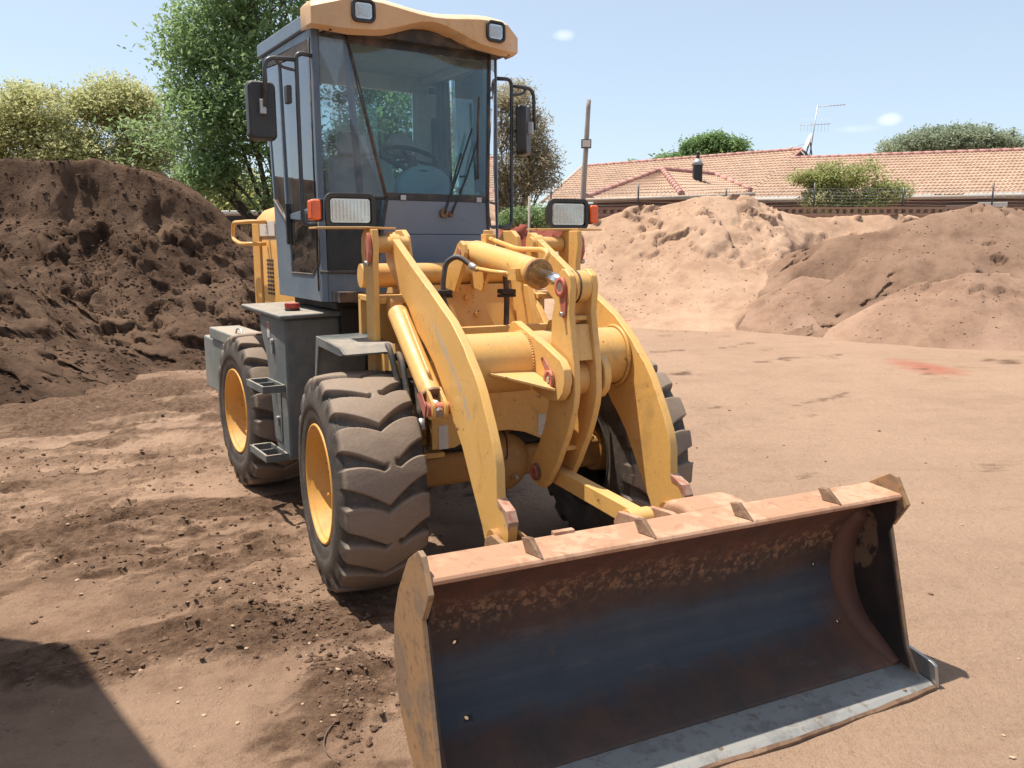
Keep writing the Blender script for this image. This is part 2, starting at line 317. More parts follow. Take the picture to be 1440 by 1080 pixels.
M['tile'] = tile_mat('concrete_roof_tile', (.40, .255, .175), (.49, .335, .24))
M['ridge'] = tile_mat('painted_ridge_tile', (.44, .21, .18), (.50, .28, .23))
def brick_mat(name, a, bb, mortar, s=1.0):
    m, nt, b, o = new_mat(name); k = NB(nt); t = k.n('ShaderNodeTexBrick')
    xx = k.xyz(); cmb = k.n('ShaderNodeCombineXYZ'); k.put(cmb.inputs[0], xx[0]); k.put(cmb.inputs[1], xx[2])
    nt.links.new(cmb.outputs[0], t.inputs['Vector']); t.inputs['Scale'].default_value = 1.0
    t.inputs['Brick Width'].default_value = .23 * s; t.inputs['Row Height'].default_value = .086 * s; t.inputs['Mortar Size'].default_value = .011 * s
    for i, q in (('Color1', a), ('Color2', bb), ('Mortar', mortar)): t.inputs[i].default_value = q + (1,)
    c = k.mix(k.m('MULTIPLY', k.noise(2, 5), .4), t.outputs[0], (.2, .12, .09)); k.put(b.inputs['Base Color'], c); b.inputs['Roughness'].default_value = .9
    k.put(b.inputs['Normal'], k.bump(t.outputs['Fac'], -.4, .01)); return m
M['brick_dark'] = brick_mat('brown_face_brick', (.12, .06, .045), (.17, .09, .065), (.20, .16, .13))
M['brick_tan'] = brick_mat('tan_face_brick', (.38, .23, .15), (.46, .29, .19), (.24, .18, .14))
M['concrete'] = paint('weathered_pole', (.30, .275, .25), .85, .3)
M['galv'] = simple('galvanised', (.42, .43, .44), .5, .6)
M['fascia'] = simple('fascia_board', (.44, .36, .29), .7)
M['roof_white'] = simple('white_sheet', (.75, .73, .70), .5)
M['corr'] = simple('grey_sheet_metal', (.36, .37, .38), .5, .3)

# ------------------------------------------------------------ mesh helpers
class MB:
    def __init__(s): s.V = []; s.F = []; s.S = []; s.I = []
    def add(s, vs, fs, smooth=False, mi=0):
        b = len(s.V); s.V += [tuple(v) for v in vs]
        for f in fs: s.F.append(tuple(i + b for i in f)); s.S.append(smooth); s.I.append(mi)
        return s
    def box(s, c, d, rot=None, mi=0):
        vs = [Vector((sx * d[0] / 2, sy * d[1] / 2, sz * d[2] / 2)) for sx in (-1, 1) for sy in (-1, 1) for sz in (-1, 1)]
        if rot is not None: vs = [rot @ v for v in vs]
        vs = [v + Vector(c) for v in vs]
        return s.add(vs, [(0, 1, 3, 2), (4, 6, 7, 5), (0, 4, 5, 1), (2, 3, 7, 6), (0, 2, 6, 4), (1, 5, 7, 3)], mi=mi)
    def b6(s, x0, x1, y0, y1, z0, z1, mi=0): return s.box(((x0 + x1) / 2, (y0 + y1) / 2, (z0 + z1) / 2), (abs(x1 - x0), abs(y1 - y0), abs(z1 - z0)), mi=mi)
    def prism(s, pts, a, b, plane='xz', mi=0):
        f = {'xz': lambda p, t: (p[0], t, p[1]), 'xy': lambda p, t: (p[0], p[1], t), 'yz': lambda p, t: (t, p[0], p[1])}[plane]
        n = len(pts); vs = [f(p, a) for p in pts] + [f(p, b) for p in pts]
        return s.add(vs, [tuple(range(n)), tuple(range(2 * n - 1, n - 1, -1))] + [(i, i + n, (i + 1) % n + n, (i + 1) % n) for i in range(n)], mi=mi)
    def loft(s, A, B, mi=0):
        n = len(A); return s.add(list(A) + list(B), [tuple(range(n)), tuple(range(2 * n - 1, n - 1, -1))] + [(i, i + n, (i + 1) % n + n, (i + 1) % n) for i in range(n)], mi=mi)
    def slab(s, q, t, mi=0):
        """quad or polygon with thickness t against its normal"""
        q = [Vector(p) for p in q]; nrm = (q[1] - q[0]).cross(q[2] - q[0]).normalized() * t
        return s.loft(q, [p - nrm for p in q], mi)
    def cyl(s, p0, p1, r0, r1=None, n=24, mi=0, cap=True):
        r1 = r0 if r1 is None else r1; p0 = Vector(p0); p1 = Vector(p1); d = (p1 - p0).normalized()
        u = d.orthogonal().normalized(); v = d.cross(u)
        A = [p0 + (u * math.cos(t) + v * math.sin(t)) * r0 for t in [2 * math.pi * i / n for i in range(n)]]
        B = [p1 + (u * math.cos(t) + v * math.sin(t)) * r1 for t in [2 * math.pi * i / n for i in range(n)]]
        s.add(A + B, [(i, (i + 1) % n, (i + 1) % n + n, i + n) for i in range(n)], True, mi)
        if cap: s.add(A, [tuple(range(n))], False, mi); s.add(B, [tuple(range(n))], False, mi)
        return s
    def lathe(s, prof, o, axis, n=48, mi=0, closed=False, smooth=True):
        o = Vector(o); d = Vector(axis).normalized(); u = d.orthogonal().normalized(); v = d.cross(u); m_ = len(prof)
        vs = [o + d * h + (u * math.cos(2 * math.pi * i / n) + v * math.sin(2 * math.pi * i / n)) * r for i in range(n) for (r, h) in prof]
        fs = [(i * m_ + j, ((i + 1) % n) * m_ + j, ((i + 1) % n) * m_ + (j + 1) % m_, i * m_ + (j + 1) % m_) for i in range(n) for j in range(m_ if closed else m_ - 1)]
        return s.add(vs, fs, smooth, mi)
    def tube(s, pts, r, n=10, sub=6, mi=0, curve=True):
        P = [Vector(p) for p in pts]
        if curve and len(P) > 2:
            Q = [P[0] * 2 - P[1]] + P + [P[-1] * 2 - P[-2]]; out = []
            for i in range(1, len(Q) - 2):
                a, b, c, d = Q[i - 1:i + 3]
                for j in range(sub):
                    t = j / sub; out.append(.5 * ((2 * b) + (c - a) * t + (2 * a - 5 * b + 4 * c - d) * t * t + (3 * b - a - 3 * c + d) * t ** 3))
            P = out + [P[-1]]
        m_ = len(P); vs = []; t0 = (P[1] - P[0]).normalized(); u = t0.orthogonal().normalized()
        for i, p in enumerate(P):
            t = (P[min(i + 1, m_ - 1)] - P[max(i - 1, 0)]).normalized(); u = (u - t * u.dot(t)).normalized(); v = t.cross(u)
            rr = r[min(i * len(r) // m_, len(r) - 1)] if isinstance(r, (list, tuple)) else r
            vs += [p + (u * math.cos(2 * math.pi * j / n) + v * math.sin(2 * math.pi * j / n)) * rr for j in range(n)]
        s.add(vs, [(i * n + j, i * n + (j + 1) % n, (i + 1) * n + (j + 1) % n, (i + 1) * n + j) for i in range(m_ - 1) for j in range(n)], True, mi)
        s.add(vs[:n], [tuple(range(n))], False, mi); s.add(vs[-n:], [tuple(range(n))], False, mi); return s
    def round_path(s, pts, rad, r, n=10, mi=0):
        """polyline with rounded corners"""
        P = [Vector(p) for p in pts]; out = [P[0]]
        for i in range(1, len(P) - 1):
            a = (P[i - 1] - P[i]); b = (P[i + 1] - P[i]); q = min(rad, a.length * .45, b.length * .45); p0 = P[i] + a.normalized() * q; p1 = P[i] + b.normalized() * q
            for t in (0, .2, .4, .6, .8, 1): out.append(p0 * (1 - t) ** 2 + P[i] * 2 * t * (1 - t) + p1 * t * t)
        return s.tube(out + [P[-1]], r, n, curve=False, mi=mi)
    def sphere(s, c, r, n=24, sc_=(1, 1, 1), mi=0):
        m_ = n // 2; vs = []; c = Vector(c)
        for i in range(m_ + 1):
            a = math.pi * i / m_
            for j in range(n): b = 2 * math.pi * j / n; vs.append(c + Vector((math.sin(a) * math.cos(b) * r * sc_[0], math.sin(a) * math.sin(b) * r * sc_[1], math.cos(a) * r * sc_[2])))
        return s.add(vs, [(i * n + j, (i + 1) * n + j, (i + 1) * n + (j + 1) % n, i * n + (j + 1) % n) for i in range(m_) for j in range(n)], True, mi)
    def mesh(s, name, mats, weld=True):
        me = bpy.data.meshes.new(name); me.from_pydata(s.V, [], s.F)
        me.polygons.foreach_set('use_smooth', s.S); me.polygons.foreach_set('material_index', s.I)
        for q in (mats if isinstance(mats, (list, tuple)) else [mats]): me.materials.append(q)
        b = bmesh.new(); b.from_mesh(me)
        if weld: bmesh.ops.remove_doubles(b, verts=b.verts, dist=1e-5)
        bmesh.ops.recalc_face_normals(b, faces=b.faces); b.to_mesh(me); b.free(); return me
    def build(s, name, mats, parent=None, bevel=0.0, seg=2, loc=None, rot=None):
        o = bpy.data.objects.new(name, s.mesh(name, mats)); C.objects.link(o)
        if parent is not None: o.parent = parent
        if loc is not None: o.location = loc
        if rot is not None: o.rotation_euler = rot
        if bevel > 0:
            for p in o.data.polygons: p.use_smooth = True
            q = o.modifiers.new('bevel', 'BEVEL'); q.width = bevel; q.segments = seg; q.limit_method = 'ANGLE'; q.angle_limit = R(32); q.harden_normals = True; q.use_clamp_overlap = True
        return o
def tag(o, label=None, cat=None, group=None, kind=None):
    for a, v in (('label', label), ('category', cat), ('group', group), ('kind', kind)):
        if v: o[a] = v
    return o
def empty(name, loc, rz=0, parent=None, rot=None):
    o = bpy.data.objects.new(name, None); C.objects.link(o); o.location = loc; o.rotation_euler = rot or (0, 0, rz); o.empty_display_size = .2
    if parent is not None: o.parent = parent
    return o
def copy_tree(o, parent=None):
    c = o.copy(); C.objects.link(c)
    if parent is not None: c.parent = parent
    for ch in [q for q in bpy.data.objects if q.parent == o]: copy_tree(ch, c)
    return c
def np_mesh(name, V, F, mat, smooth=True):
    V = np.ascontiguousarray(V, dtype=np.float32); F = np.ascontiguousarray(F, dtype=np.int32); k_ = F.shape[1]
    me = bpy.data.meshes.new(name); me.vertices.add(len(V)); me.vertices.foreach_set('co', V.ravel())
    me.loops.add(F.size); me.loops.foreach_set('vertex_index', F.ravel()); me.polygons.add(len(F))
    me.polygons.foreach_set('loop_start', np.arange(0, F.size, k_, dtype=np.int32)); me.polygons.foreach_set('loop_total', np.full(len(F), k_, dtype=np.int32))
    me.polygons.foreach_set('use_smooth', np.full(len(F), smooth)); me.materials.append(mat); me.update(); me.validate(); return me
def np_obj(name, V, F, mat, parent=None, smooth=True, loc=None):
    o = bpy.data.objects.new(name, np_mesh(name, V, F, mat, smooth)); C.objects.link(o)
    if parent is not None: o.parent = parent
    if loc is not None: o.location = loc
    return o
# numpy value noise
_P = RNG.random((256, 256)).astype(np.float32)
def vn(x, y):
    xi = np.floor(x).astype(int); yi = np.floor(y).astype(int); fx = x - xi; fy = y - yi
    fx = fx * fx * fx * (fx * (fx * 6 - 15) + 10); fy = fy * fy * fy * (fy * (fy * 6 - 15) + 10)
    a = _P[xi & 255, yi & 255]; b = _P[(xi + 1) & 255, yi & 255]; c = _P[xi & 255, (yi + 1) & 255]; d = _P[(xi + 1) & 255, (yi + 1) & 255]
    return (a * (1 - fx) + b * fx) * (1 - fy) + (c * (1 - fx) + d * fx) * fy
def fbm(x, y, f=1.0, o=5, g=.5, seed=0):
    s = 0; a = 1; t = 0
    for i in range(o):
        c_, s_ = math.cos(i * 1.3 + seed), math.sin(i * 1.3 + seed)
        s = s + a * vn((x * c_ - y * s_) * f + 17.3 * seed + 31 * i, (x * s_ + y * c_) * f + 5.1 * seed + 11 * i); t += a; a *= g; f *= 2.03
    return s / t - .5
def ridged(x, y, f=1.0, o=4, g=.5, seed=0):
    s = 0; a = 1; t = 0
    for i in range(o):
        c_, s_ = math.cos(i * 1.7 + seed), math.sin(i * 1.7 + seed)
        s = s + a * (1 - np.abs(2 * vn((x * c_ - y * s_) * f + 7.7 * seed + 13 * i, (x * s_ + y * c_) * f + 3.1 * seed + 29 * i) - 1)); t += a; a *= g; f *= 2.1
    return s / t
def sst(v, a, b):
    t = np.clip((v - a) / (b - a), 0, 1); return t * t * (3 - 2 * t)
def grid_faces(nx, ny):
    i = np.arange(nx - 1)[:, None] * ny + np.arange(ny - 1)[None, :]; i = i.ravel()
    return np.stack([i, i + ny, i + ny + 1, i + 1], 1)

# ------------------------------------------------------------ the yard
LX, LY, LA = -0.10187, 4.33135, 0.44136           # loader front axle on the ground, heading
ART, HX, RXA = 0.12925, -1.0710, -1.1090
def F2W(x, y):
    return (LX + x * math.sin(LA) + y * math.cos(LA), LY - x * math.cos(LA) + y * math.sin(LA))
def R2F(x, y): return (HX + x * math.cos(ART) - y * math.sin(ART), x * math.sin(ART) + y * math.cos(ART))
PADS = [F2W(0, -.74), F2W(0, .74), F2W(*R2F(RXA, -.74)), F2W(*R2F(RXA, .74)), F2W(1.8, -.9), F2W(1.8, -.3), F2W(1.8, .3), F2W(1.8, .95)]
def churn_mask(x, y):
    churn = np.clip(1.25 - np.sqrt(((x + 3.3) / 2.6) ** 2 + ((y - 6.4) / 2.2) ** 2), 0, 1) * .8
    for cx, cy, rx, ry, a in ((-1.9, 4.5, 1.5, .75, 1.0), (-1.0, 3.55, .75, .5, 1.15), (-.6, 2.9, .3, .55, 1.0), (-2.6, 5.1, 1.6, .5, .9), (-4.2, 8.8, 2.5, 2.2, .9), (-1.7, 3.15, .45, .25, .7)):
        churn = np.maximum(churn, a * np.clip(1.35 - np.sqrt(((x - cx) / rx) ** 2 + ((y - cy) / ry) ** 2), 0, 1))
    return churn
def uv_(x, y): return x * .86 + y * .5, -x * .5 + y * .86
def slabs(x, y, u, v): return sst(fbm(u * .55, v * 1.3, 4.6, 5, .62, seed=4), .035, .085)
def ground_wet(x, y):
    u, v = uv_(x, y); c = churn_mask(x, y); n_ = fbm(u * .7, v * 1.7, 1.5, 5, .6, seed=40)
    w1 = sst(c * .6 + 2.1 * n_, .40, .66); w2 = slabs(x, y, u, v) * sst(c, .3, .8)
    far = np.clip(1.2 - np.hypot((x + 5.6) / 3.6, (y - 9.0) / 3.2), 0, 1)
    return np.clip(np.maximum(w1, w2 * .55) + sst(far + .9 * n_, .35, .8) * .8, 0, 1)
def ground_h(x, y):
    h = .05 * fbm(x, y, .25, 3, seed=1) + .022 * fbm(x, y, 1.3, 4, seed=2)
    churn = churn_mask(x, y); u, v = uv_(x, y)
    rough = ridged(u * .75, v * 1.5, 2.1, 5, .55, seed=3) - .55 + .9 * fbm(x, y, 6, 4, .6, seed=5)
    h = h + churn * (.07 * rough + .05 * np.clip(fbm(x, y, 2.6, 4, .6, seed=8), -.1, .5)) + np.clip(churn, 0, 1) * slabs(x, y, u, v) * (.028 + .03 * fbm(x, y, 9, 4, .6, seed=18)) - churn * .022 * sst(fbm(u * .8, v, 3.4, 4, .6, seed=14), .09, .17)
    cr = sst(ridged(u * 1.0 + .15 * fbm(x, y, 3, 2, seed=16), v * 1.5, 1.9, 3, .5, seed=15), .82, .90) * sst(fbm(x, y, .8, 3, seed=17), -.06, .06)
    h = h - .024 * cr * np.clip(churn + .12, 0, 1) + .014 * fbm(x, y, 10, 4, .68, seed=6) * (.45 + churn)
    # lug prints of earlier passes
    for ang, off, ph in ((.50, 3.55, 0.), (.62, 5.0, .4), (-.05, 9.0, .2)):
        a_ = x * math.cos(ang) + y * math.sin(ang); b_ = -x * math.sin(ang) + y * math.cos(ang) - off
        band = np.clip(1 - (np.abs(b_) / .21) ** 4, 0, 1); lug = sst(np.sin((a_ * 2 + np.abs(b_) * 1.4 + ph) * 2 * math.pi / .33), .0, .6)
        h = h - band * (.010 + .012 * lug) * sst(fbm(x, y, .9, 3, seed=19), -.12, .08)
    h = h + .004 * ridged(x, y, 4.0, 3, seed=9) * (1 - churn)
    pad = np.zeros_like(x)
    for px, py in PADS: pad = np.maximum(pad, np.clip(1.6 - np.hypot(x - px, y - py) / .38, 0, 1))
    h = h * (1 - pad) - .006 * pad
    near = np.clip(1 - np.hypot(x, y - 1) / 1.2, 0, 1)
    return h * (1 - near)
def axis_pts(lo, hi, fa, fb, step, g=1.07, far=None):
    c = list(np.arange(fa, fb + 1e-6, step)); s_ = step; p = fa; L = []
    while p > lo: s_ = min(s_ * g, 60); p -= s_; L.append(p)
    s_ = step; p = fb; Rr_ = []
    while p < hi: s_ = min(s_ * g, 60); p += s_; Rr_.append(p)
    return np.array(L[::-1] + c + Rr_)
gx = axis_pts(-900, 900, -3.6, 1.2, .015, 1.022); gy = axis_pts(-200, 1500, 2.1, 5.6, .015, 1.018)
X, Y = np.meshgrid(gx, gy, indexing='ij'); Z = ground_h(X, Y)
Z = Z * np.clip(1.6 - np.hypot(X, Y) / 60, 0, 1)
g = np_obj('ground', np.stack([X.ravel(), Y.ravel(), Z.ravel()], 1), grid_faces(len(gx), len(gy)), M['ground'])
tag(g, kind='structure')
at = g.data.attributes.new('damp', 'FLOAT', 'POINT'); at.data.foreach_set('value', ground_wet(X.ravel(), Y.ravel()).astype(np.float32))

def heap(name, mat, x0, x1, y0, y1, res, hf, label, cat, origin=None):
    xs = np.arange(x0, x1, res); ys = np.arange(y0, y1, res); X, Y = np.meshgrid(xs, ys, indexing='ij'); Z, dx, dy = hf(X, Y)
    idx = grid_faces(len(xs), len(ys)); V = np.stack([(X + dx).ravel(), (Y + dy).ravel(), Z.ravel()], 1)
    keep = (V[idx, 2].max(1) > -.06); o_ = np.array([(x0 + x1) / 2, (y0 + y1) / 2, 0]); idx = idx[keep]
    used = np.unique(idx); remap = np.zeros(len(V), int); remap[used] = np.arange(len(used))
    o = np_obj(name, V[used] - o_, remap[idx], mat, loc=tuple(o_)); tag(o, label, cat); return o
def ridge_h(X, Y, pts, slope, ex=1.0):
    """height of a tipped heap with crest polyline (x,y,z)"""
    H = np.full(X.shape, -9.0)
    for (a, b) in zip(pts[:-1], pts[1:]):
        a = np.array(a, float); b = np.array(b, float); d = b[:2] - a[:2]; L2 = max((d ** 2).sum(), 1e-6)
        t = np.clip(((X - a[0]) * d[0] + (Y - a[1]) * d[1]) / L2, 0, 1)
        dist = np.hypot(X - a[0] - t * d[0], Y - a[1] - t * d[1]); H = np.maximum(H, a[2] + (b[2] - a[2]) * t - slope * dist ** ex)
    return H
def soft(h, r=.12): return h
def clumps(X, Y, f, seed, lo=.12, hi=.3): return sst(fbm(X, Y, f, 4, .55, seed=seed), lo, hi)

# dark compost heap on the left
def h_dark(X, Y):
    wx = X + .45 * fbm(X, Y, .5, 3, seed=21); wy = Y + .45 * fbm(X, Y, .5, 3, seed=22)
    CR = [(-13, 13.6, 3.0), (-9.6, 15.3, 3.08), (-8.5, 15.5, 3.12), (-7.9, 15.4, 3.05), (-7.3, 15.6, 3.12), (-6.7, 15.5, 3.0), (-6.2, 15.5, 2.78), (-5.7, 15.4, 2.42), (-5.05, 15.3, 1.9), (-4.3, 15.2, 1.4), (-3.0, 15.4, .9), (-1.5, 15.6, .2)]
    H = ridge_h(wx, wy, CR, .72)
    H = np.where(H > 2.1, 2.1 + (H - 2.1) * 2.3, H)
    cap = np.interp(X + .25 * fbm(X, Y, .9, 2, seed=20), [c_[0] for c_ in CR], [c_[2] for c_ in CR])
    H = np.minimum(H, cap)
    H = np.maximum(H, ridge_h(wx, wy, [(-9.8, 9.4, 2.35), (-8.0, 10.5, 2.1), (-7.2, 11.2, 1.6), (-6.5, 11.8, 1.0)], .85))
    H = np.where(H < .65, .65 - (.65 - H) * .55, H)
    edge = sst(H, .02, .5); face = sst(cap - H, .02, .5)
    H = H + edge * (.20 * fbm(X, Y, .9, 3, .5, seed=23) * face + .12 * face * (ridged(X, Y, 1.5, 5, .6, seed=24) - .6) + .12 * fbm(X, Y, 4.0, 5, .72, seed=25) + .05 * (ridged(X, Y, 7, 3, .6, seed=31) - .6))
    c1_ = sst(fbm(X, Y, 1.7, 5, .6, seed=26), .08, .15); c2_ = sst(fbm(X, Y, 1.3, 5, .62, seed=27), .09, .14)
    H = H + face * edge * (.08 * c1_ - .12 * c2_)
    return H, .05 * fbm(X, Y, 5, 3, seed=29), -.12 * c1_ * face + .09 * c2_ * face + .05 * fbm(X, Y, 5, 3, seed=30)
heap('compost_heap', M['dark_soil'], -13, -1.0, 6.5, 19.5, .04, h_dark, 'tall dark brown compost heap with a steep crest, left behind the loader', 'soil heap')

def h_sand(X, Y):
    wx = X + .35 * fbm(X, Y, .6, 3, seed=31); wy = Y + .35 * fbm(X, Y, .6, 3, seed=32)
    H = ridge_h(wx, wy, [(-.4, 21.2, .5), (.7, 21, 1.25), (1.25, 21, 1.6), (1.96, 21, 2.2), (2.66, 21, 2.45), (3.7, 20.9, 2.62), (4.65, 20.8, 2.9), (5.5, 20.8, 2.85), (6.0, 21, 2.72), (6.7, 21.2, 2.5), (7.6, 21.4, 2.3), (8.5, 21.6, 2.35), (9.6, 21.6, 2.4), (12, 22, 2.1)], .70)
    H = np.maximum(H, ridge_h(wx, wy, [(1.6, 19.4, 1.1), (4.2, 19.6, 1.55), (4.9, 19.8, 1.7)], .52))
    H = np.where(H < .45, .45 - (.45 - H) * .6, H)
    H = H + .13 * fbm(X, Y, .8, 4, .5, seed=33) + .05 * (ridged(X, Y, 1.2, 5, .55, seed=34) - .6) + .04 * fbm(X, Y, 5, 5, .65, seed=35)
    up = sst(H, 1.0, 1.9); c = sst(fbm(X + .35 * Y, Y * .9, 1.3, 5, .6, seed=36), .07, .12) * up; c2 = sst(fbm(X - .5 * Y, Y, 1.0, 5, .62, seed=37), .08, .12) * sst(H, .5, 1.3)
    H = H + c * (.07 + .10 * fbm(X, Y, 5, 4, .65, seed=39)) - .09 * c2 * (1 + 1.5 * fbm(X, Y, 6, 3, .6, seed=40))
    ln = X - (5.25 + .62 * (Y - 17.5)) + .55 * fbm(X, Y, 1.4, 4, .6, seed=42); H = H - (.28 + .5 * np.clip(H, 0, 1.2)) * sst(ln, 0, .16) * sst(ln, 3.2, 1.4) * sst(Y, 20.6, 19.6)
    return H, .06 * fbm(X, Y, 4, 3, seed=38), -.13 * c + .06 * fbm(X, Y, 4, 3, seed=41)
heap('sand_heap', M['sand'], -2.4, 13.5, 14.6, 24, .055, h_sand, 'large pale pinkish sand heap in the middle distance, right of the loader arms', 'sand heap')

def h_brown(X, Y):
    wx = X + .3 * fbm(X, Y, .6, 3, seed=41); wy = Y + .3 * fbm(X, Y, .6, 3, seed=42)
    H = ridge_h(wx, wy, [(6.1, 18.5, 1.45), (6.8, 17.7, 1.8), (7.6, 17.2, 2.0), (8.3, 17, 2.22), (8.9, 17, 2.4), (9.5, 17, 2.5), (10.4, 17, 2.35), (14, 16.6, 2.7)], .72)
    H = np.where(H < .2, .2 - (.2 - H) * .6, H)
    run = ridged(X * 1.0 + .2 * Y, Y * .25, 1.6, 4, .55, seed=44)
    H = H + .10 * fbm(X, Y, .8, 4, .5, seed=43) + .07 * (run - .6) + .035 * fbm(X, Y, 5, 5, .65, seed=45)
    c = sst(fbm(X, Y, 1.1, 5, .6, seed=46), .10, .14); H = H - .09 * c * sst(H, 1.0, 1.5) * (1 + 2 * fbm(X, Y, 6, 3, .6, seed=47))
    s_ = np.exp(-(((X - 5.6) / 1.1) ** 2 + ((Y - 17.0 + .3 * fbm(X, Y, 2, 3, seed=49)) / .28) ** 2)); H = H - .75 * s_
    return H, .05 * fbm(X, Y, 4, 3, seed=48), .12 * c
heap('brown_sand_heap', M['brown_dark'], 2.2, 16, 11.4, 21, .055, h_brown, 'mid brown building sand heap behind the low heap at the right edge', 'sand heap')
def h_mid(X, Y):
    wx = X + .25 * fbm(X, Y, .8, 3, seed=51); wy = Y + .25 * fbm(X, Y, .8, 3, seed=52)
    H = ridge_h(wx, wy, [(5.35, 17.2, .75), (6.0, 17.1, 1.05), (6.6, 16.9, .95)], .60)
    return H + .07 * fbm(X, Y, 1.2, 4, seed=53) + .035 * fbm(X, Y, 6, 4, .65, seed=54), 0, 0
heap('small_sand_heap', M['brown_soil'], 2.4, 9.6, 13.6, 19, .05, h_mid, 'small rounded brown heap at the foot between the pale sand and brown heaps', 'sand heap')
def h_low(X, Y):
    wx = X + .3 * fbm(X, Y, .6, 3, seed=61); wy = Y + .3 * fbm(X, Y, .6, 3, seed=62)
    H = ridge_h(wx, wy, [(6.7, 15.5, .55), (7.4, 15.3, 1.0), (8.2, 15.1, 1.2), (9.2, 15.2, 1.15), (13, 15, 1.4)], .60)
    H = H + .10 * fbm(X, Y, .9, 4, seed=63) + .06 * (ridged(X, Y * .5, 1.5, 5, .6, seed=64) - .6) + .03 * fbm(X, Y, 6, 5, .65, seed=65)
    c = sst(fbm(X, Y, 1.6, 5, .6, seed=66), .09, .13); return H - .06 * c * sst(H, .55, .9), 0, .04 * c * sst(H, .55, .9)
heap('low_sand_heap', M['brown_soil'], 2.8, 14.5, 10.8, 18, .05, h_low, 'low light brown heap in front of the taller brown heap at right', 'sand heap')
def h_red(X, Y):
    H = ridge_h(X, Y, [(-2.5, 24.4, 1.9), (-.6, 24.2, 2.1), (.6, 24.0, 2.15), (1.6, 23.8, 2.1), (2.6, 23.9, 2.2), (4, 24.4, 2.0)], .78)
    H = H + .25 * fbm(X, Y, 1.2, 4, seed=73) + .15 * (ridged(X, Y, 1.8, 4, seed=74) - .6) + .05 * fbm(X, Y, 6, 3, seed=75) + .15 * clumps(X, Y, 2, 76)
    return H, 0, -.15 * clumps(X, Y, 2, 76)
heap('red_clay_heap', M['red_soil'], -5, 6, 20, 28, .07, h_red, 'dark red clay heap seen between the loader cab and the sand heap', 'soil heap')

# loose clods, chips and roots
def clod_cloud(name, spots, mat, smin, smax, flat=.7, hfun=None):
    t = bmesh.new(); bmesh.ops.create_icosphere(t, subdivisions=1, radius=1); v0 = np.array([v.co[:] for v in t.verts]); f0 = np.array([[v.index for v in f.verts] for f in t.faces]); t.free()
    n = len(spots); S = smin * (smax / smin) ** (RNG.random(n) ** 2.2)
    V = np.repeat(v0[None], n, 0) * (1 + .45 * (RNG.random((n, len(v0), 1)) - .5)); a = RNG.random(n) * 6.28
    V = V * (np.array([1, .8, flat]) * (1 + .5 * (RNG.random((n, 1, 3)) - .5)))
    x = V[..., 0] * np.cos(a)[:, None] - V[..., 1] * np.sin(a)[:, None]; y = V[..., 0] * np.sin(a)[:, None] + V[..., 1] * np.cos(a)[:, None]
    V = np.stack([x, y, V[..., 2]], -1) * S[:, None, None]
    gz = ground_h(spots[:, 0], spots[:, 1]) if hfun is None else hfun(spots[:, 0], spots[:, 1])
    V += np.stack([spots[:, 0], spots[:, 1], gz + S * .25], 1)[:, None]
    o = np_obj(name, V.reshape(-1, 3), (f0[None] + (np.arange(n) * len(v0))[:, None, None]).reshape(-1, 3), mat, smooth=False); tag(o, kind='stuff'); return o
def spray(lst):
    out = []
    for cx, cy, rx, ry, n in lst: out.append(np.stack([cx + RNG.normal(0, rx, n), cy + RNG.normal(0, ry, n)], 1))
    return np.concatenate(out)
sp = spray([(-1.9, 4.35, .5, .22, 420), (-1.25, 3.8, .28, .2, 420), (-.98, 3.5, .22, .14, 420), (-.68, 3.15, .12, .12, 240), (-.58, 2.82, .06, .16, 220), (-3.4, 6.2, .9, .35, 700), (-2.5, 5.0, .7, .2, 500),
            (-1.65, 3.15, .14, .08, 90), (-4.5, 9.5, 2.2, 1.2, 900), (-2, 5, 2.5, 2.2, 900), (-5, 11, 1.8, .7, 900), (2.6, 17.4, 2.2, .4, 220), (5.5, 15.5, 2.2, .9, 150)])
o = clod_cloud('loose_clods', sp, M['clod'], .0035, .019, .5); tag(o, 'crumbly brown clods strewn over the churned ground left of the loader', 'clods')
sp = spray([(-2.5, 6.0, 2.0, 2.0, 380), (-1.5, 3.6, 1.2, .9, 150), (2.8, 4.8, 2.4, 2.4, 260), (-4, 10, 2.5, 1.6, 500), (0, 2.6, 1.6, .5, 60)])
o = clod_cloud('wood_chips', sp, M['chip'], .0035, .014, .35); tag(o, 'tiny pale wood chips scattered across the yard earth', 'wood chips')
def hd_(x, y): return h_dark(x, y)[0]
sp = np.stack([RNG.uniform(-9.5, -3.2, 9000), RNG.uniform(8.5, 15.3, 9000)], 1)
o = clod_cloud('heap_crumbs', sp, M['dark_soil'], .008, .04, .5, hd_); tag(o, 'loose dark lumps lying on the compost heap', 'clods')
sp = np.stack([RNG.uniform(1.2, 6.5, 260), RNG.uniform(17.4, 20.6, 260)], 1)
o = clod_cloud('sand_lumps', sp, M['sand'], .008, .035, .5, lambda x, y: h_sand(x, y)[0]); tag(o, 'pale crusted lumps on the face of the sand heap', 'sand lumps')
for nm, lab, mt, hf, x0, x1, y0, y1, n_ in (('sand_crumbs', 'fine tan crumbs on the faces of the brown sand heaps', 'brown_soil', lambda x, y: np.maximum(h_low(x, y)[0], np.maximum(h_brown(x, y)[0], h_mid(x, y)[0])), 5.0, 11.0, 13.2, 17.4, 1100), ('sand_crumbs', 'fine pale crumbs over the pale sand heap', 'sand', lambda x, y: h_sand(x, y)[0], 1.0, 8.0, 17.0, 20.8, 1000)):
    sp = np.stack([RNG.uniform(x0, x1, n_), RNG.uniform(y0, y1, n_)], 1); sp = sp[hf(sp[:, 0], sp[:, 1]) > .02]
    tag(clod_cloud(nm, sp, M[mt], .007, .026, .45, hf), lab, 'sand lumps')
def gl(x, y): return float(ground_h(np.array([x]), np.array([y]))[0])
